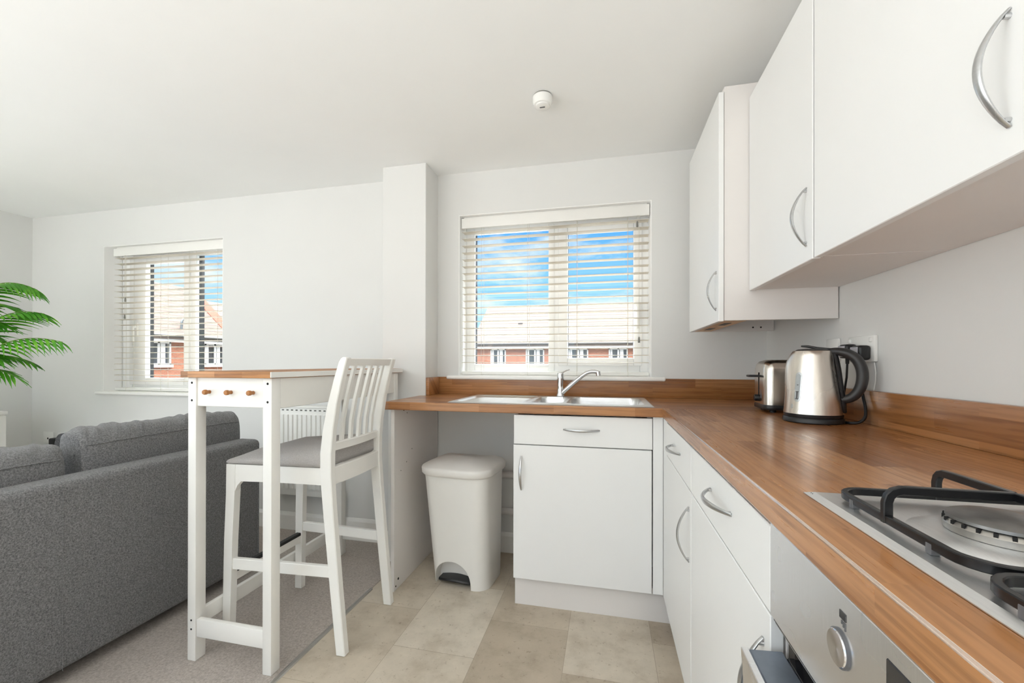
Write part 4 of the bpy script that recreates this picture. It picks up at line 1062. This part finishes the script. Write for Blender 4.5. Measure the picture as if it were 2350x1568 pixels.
# ------------------------------------------------------------------ outside: two brick terraces, a gabled house, a street lamp
GZ = -2.6
struct(MB().box(-70, 40, WY+.28, 70, GZ-.2, GZ).build('ground', M['tarmac'], smooth=0))
def out_window(parent, axis, at, a0, a1, z0, z1, s):
    """s = direction the window faces along axis (+1/-1)"""
    def bx(m_, u0, u1, v0, v1, d0, d1):
        e = sorted((at+s*d0, at+s*d1))
        if axis == 'Y': m_.box(u0, u1, e[0], e[1], v0, v1)
        else: m_.box(e[0], e[1], u0, u1, v0, v1)
    m_ = MB(); w = .09; c = (a0+a1)/2
    bx(m_, a0, a0+w, z0, z1, -.02, .05); bx(m_, a1-w, a1, z0, z1, -.02, .05); bx(m_, a0, a1, z0, z0+w, -.02, .05); bx(m_, a0, a1, z1-w, z1, -.02, .05); bx(m_, c-.06, c+.06, z0, z1, -.02, .05)
    bx(m_, a0-.08, a1+.08, z0-.14, z0, -.02, .12)
    f = m_.build('window', M['out_white'], parent, smooth=0)
    m_ = MB(); bx(m_, a0+.05, a1-.05, z0+.05, z1-.05, -.01, .015); m_.build('pane', M['out_glass'], f, smooth=0)
    m_ = MB()
    for q in range(2):
        u = a0+.12+q*(c-a0); bx(m_, u, u+.14+.1*q, z0+.10, z1-.1, .016, .022)
    m_.build('drawn_curtain', M['out_white'], f, smooth=0)
# terrace facing the kitchen window
ya = 31.0
root = thing('terraced_house', 'brick terrace with pale roof seen through the kitchen window', 'house', (0, ya+4.5, GZ))
MB().box(-10.2, 14, ya, ya+9, GZ, 2.32).build('brick_wall', M['brick'], root, smooth=0)
m_ = MB(); m_.prism([(ya-.42, 2.56), (ya+4.5, 6.12), (ya+9.42, 2.56), (ya+9.42, 2.36), (ya+4.5, 5.90), (ya-.42, 2.36)], 'X', -10.25, 14.1); m_.build('roof', M['roof'], root, smooth=0)
m_ = MB(); m_.prism([(ya, 2.3), (ya+9, 2.3), (ya+4.5, 5.92)], 'X', -10.2, -10.0); m_.build('gable_wall', M['brick'], root, smooth=0)
m_ = MB(); m_.box(-10.25, 14.1, ya-.36, ya+.02, 2.20, 2.46); m_.build('fascia', M['out_white'], root, smooth=0)
m_ = MB(); m_.tube([(-10.25, ya-.44, 2.55), (14.1, ya-.44, 2.55)], .075, 10); m_.build('gutter', M['gutter'], root)
for (a0, a1) in ((-8.76, -7.55), (-5.99, -4.59), (-2.77, -1.34), (.12, 1.46), (3.4, 4.7)): out_window(root, 'Y', ya, a0, a1, .98, 2.19, -1)
for xx in (-7.0, 2.6): MB().box(xx, xx+.35, ya+1.9, ya+2.5, 3.9, 4.35).build('roof_vent', M['gutter'], root, smooth=0)
# terrace facing sideways, seen through the living room window
xb = -24.0
root = thing('terraced_house', 'brick terrace with pale roof seen through the living room window', 'house', (xb-3.5, 16, GZ))
MB().box(xb-7, xb, 6, 40, GZ, 2.42).build('brick_wall', M['brick'], root, smooth=0)
m_ = MB(); m_.prism([(xb+.40, 2.62), (xb-3.5, 6.12), (xb-7.4, 2.62), (xb-7.4, 2.42), (xb-3.5, 5.9), (xb+.40, 2.42)], 'Y', 5.9, 22.9); m_.build('roof', M['roof'], root, smooth=0)
m_ = MB(); m_.prism([(xb+.40, 2.62), (xb-3.5, 5.45), (xb-7.4, 2.62), (xb-7.4, 2.42), (xb-3.5, 5.25), (xb+.40, 2.42)], 'Y', 22.9, 40); m_.build('roof', M['roof'], root, smooth=0)
m_ = MB(); m_.box(xb-.02, xb+.34, 5.9, 40, 2.26, 2.50); m_.build('fascia', M['out_white'], root, smooth=0)
m_ = MB(); m_.tube([(xb+.42, 5.9, 2.60), (xb+.42, 40, 2.60)], .075, 10); m_.build('gutter', M['gutter'], root)
for (a0, a1) in ((17.30, 18.62), (20.65, 22.0), (24.2, 25.5), (14.2, 15.5)): out_window(root, 'X', xb, a0, a1, .98, 2.26, 1)
m_ = MB(); m_.prism([(xb+.30, 2.74), (xb-3.5, 6.20), (xb-3.5, 6.08), (xb+.30, 2.60)], 'Y', 22.2, 22.92); m_.build('verge_tiles', M['terracotta'], root, smooth=0)
m_ = MB(); m_.prism([(xb+.0, 2.4), (xb-7, 2.4), (xb-3.5, 5.9)], 'Y', 22.7, 22.88); m_.build('gable_wall', M['brick'], root, smooth=0)
fx, fy = xb-.1, 19.32
m_ = MB(); m_.tube([(fx, fy, 2.6), (fx, fy, 3.35), (fx+.01, fy+.03, 3.55), (fx+.03, fy+.14, 3.70), (fx+.05, fy+.30, 3.70), (fx+.06, fy+.38, 3.60)], .065, 10); m_.build('flue_pipe', M['lamp_metal'], root)

# ------------------------------------------------------------------ world, lights
w = bpy.data.worlds.new('sky'); SC.world = w; w.use_nodes = True
ZEN = 17
nt = w.node_tree; N_, L_ = nt.nodes, nt.links
bg = N_['Background']
tc = N_.new('ShaderNodeTexCoord'); sp = N_.new('ShaderNodeSeparateXYZ'); L_.new(tc.outputs['Generated'], sp.inputs[0])
rp = N_.new('ShaderNodeValToRGB'); e = rp.color_ramp.elements
e[0].position = 0; e[0].color = (.8, .79, .77, 1); e[1].position = 1; e[1].color = (ZEN*.93, ZEN*.97, ZEN, 1)
for ps, c in ((.495, (.8, .79, .77, 1)), (.505, (.62, .83, 1.0, 1)), (.56, (.36, .70, 1.0, 1)), (.60, (.16, .52, 1.0, 1)), (.665, (.06, .38, .95, 1)), (.71, (.5, .8, 1.2, 1)), (.78, (ZEN*.93, ZEN*.97, ZEN, 1))):
    k = e.new(ps); k.color = c
ma = N_.new('ShaderNodeMath'); ma.operation = 'MULTIPLY_ADD'; ma.inputs[1].default_value = .5; ma.inputs[2].default_value = .5
L_.new(sp.outputs[2], ma.inputs[0]); L_.new(ma.outputs[0], rp.inputs['Fac'])
mp = N_.new('ShaderNodeMapping'); mp.inputs['Scale'].default_value = (2.6, 2.6, 7.5); mp.inputs['Rotation'].default_value = (.15, .1, .4); L_.new(tc.outputs['Generated'], mp.inputs[0])
cn = N_.new('ShaderNodeTexNoise'); cn.inputs['Scale'].default_value = 1.6; cn.inputs['Detail'].default_value = 7; cn.inputs['Roughness'].default_value = .6; L_.new(mp.outputs[0], cn.inputs['Vector'])
cr = N_.new('ShaderNodeValToRGB'); cr.color_ramp.elements[0].position = .47; cr.color_ramp.elements[0].color = (0, 0, 0, 1); cr.color_ramp.elements[1].position = .68; cr.color_ramp.elements[1].color = (.85, .85, .85, 1); L_.new(cn.outputs['Fac'], cr.inputs['Fac'])
mx = N_.new('ShaderNodeMix'); mx.data_type = 'RGBA'; L_.new(cr.outputs['Color'], mx.inputs[0]); L_.new(rp.outputs['Color'], mx.inputs[6]); mx.inputs[7].default_value = (1.0, 1.0, 1.0, 1)
L_.new(mx.outputs[2], bg.inputs['Color']); bg.inputs['Strength'].default_value = 1.05

def light(name, typ, loc, energy, color=(1, 1, 1), **kw):
    d = bpy.data.lights.new(name, typ); d.energy = energy; d.color = color
    for k, v in kw.items(): setattr(d, k, v)
    o = bpy.data.objects.new(name, d); COL.objects.link(o); o.location = loc; return o
for (W_, yy, d_) in ((W1, WY+.2, -1), (W2, WY+.2, -1), (W3, YB-.15, 1)):
    q = light('window_portal', 'AREA', ((W_[0]+W_[1])/2, yy, (W_[2]+W_[3])/2), 1, shape='RECTANGLE', size=W_[1]-W_[0], size_y=W_[3]-W_[2])
    q.data.cycles.is_portal = True; q.rotation_euler = Vector((0, d_, 0)).to_track_quat('-Z', 'Z').to_euler()
q = light('window_portal', 'AREA', (XL-.15, (W4[0]+W4[1])/2, (W4[2]+W4[3])/2), 1, shape='RECTANGLE', size=W4[1]-W4[0], size_y=W4[3]-W4[2])
q.data.cycles.is_portal = True; q.rotation_euler = Vector((1, 0, 0)).to_track_quat('-Z', 'Z').to_euler()
s = light('sun', 'SUN', (0, -5, 20), 1.6, (1, .96, .9), angle=math.radians(1.5))
s.rotation_euler = Vector((-.75, .85, -.95)).to_track_quat('-Z', 'Y').to_euler()   # from behind the building, high
a = light('added_fill_rear', 'AREA', ((W3[0]+W3[1])/2, YB-.26, (W3[2]+W3[3])/2), 14, (.978, .991, 1), shape='RECTANGLE', size=W3[1]-W3[0], size_y=W3[3]-W3[2])  # fill light added outside the unseen rear opening
a.rotation_euler = Vector((0, 1, .35)).to_track_quat('-Z', 'Z').to_euler()
a = light('added_fill_side', 'AREA', (XL-.26, (W4[0]+W4[1])/2, (W4[2]+W4[3])/2), 38, (.978, .991, 1), shape='RECTANGLE', size=W4[1]-W4[0], size_y=W4[3]-W4[2])  # fill light added at the unseen side opening, reaches the right wall
a.rotation_euler = Vector((1, 0, .35)).to_track_quat('-Z', 'Z').to_euler()

a = light('ceiling_fill_living', 'AREA', (-2.5, -1.3, .9), 40, (.978, .991, 1), shape='DISK', size=1.8); a.rotation_euler = (PI, 0, 0)  # added upward fill for the ceiling, no lamp stands here
a = light('ceiling_fill_kitchen', 'AREA', (-.45, -1.0, .9), 23, (.978, .991, 1), shape='DISK', size=1.2); a.rotation_euler = (PI, 0, 0)  # same added ceiling fill on the kitchen side, without a fixture

# ------------------------------------------------------------------ camera
f, th, cy, p, r = 956.1, .2242, 831.7, .002, .0015
cam = bpy.data.cameras.new('camera'); co = bpy.data.objects.new('camera', cam); COL.objects.link(co); SC.camera = co
cam.sensor_fit = 'HORIZONTAL'; cam.sensor_width = 36; cam.lens = f/2350*36
cam.shift_x = 0; cam.shift_y = (cy-784)/2350; cam.clip_start = .02; cam.clip_end = 300
Rv = Vector((math.cos(th), math.sin(th), 0)); F0 = Vector((-math.sin(th), math.cos(th), 0)); U0 = Vector((0, 0, 1))
F1 = F0*math.cos(p)+U0*math.sin(p); U1 = -F0*math.sin(p)+U0*math.cos(p)
R2 = Rv*math.cos(r)+U1*math.sin(r); U2 = -Rv*math.sin(r)+U1*math.cos(r)
co.matrix_world = Matrix(((R2.x, U2.x, -F1.x, 0), (R2.y, U2.y, -F1.y, 0), (R2.z, U2.z, -F1.z, 1.1054), (0, 0, 0, 1)))

SC.view_settings.view_transform = 'Standard'; SC.view_settings.look = 'None'; SC.view_settings.gamma = 1; SC.view_settings.exposure = .26
SC.view_settings.use_curve_mapping = False
SC.cycles.max_bounces = 14; SC.cycles.diffuse_bounces = 8; SC.cycles.glossy_bounces = 4; SC.cycles.transparent_max_bounces = 24
SC.cycles.sample_clamp_indirect = 6; SC.cycles.use_denoising = True
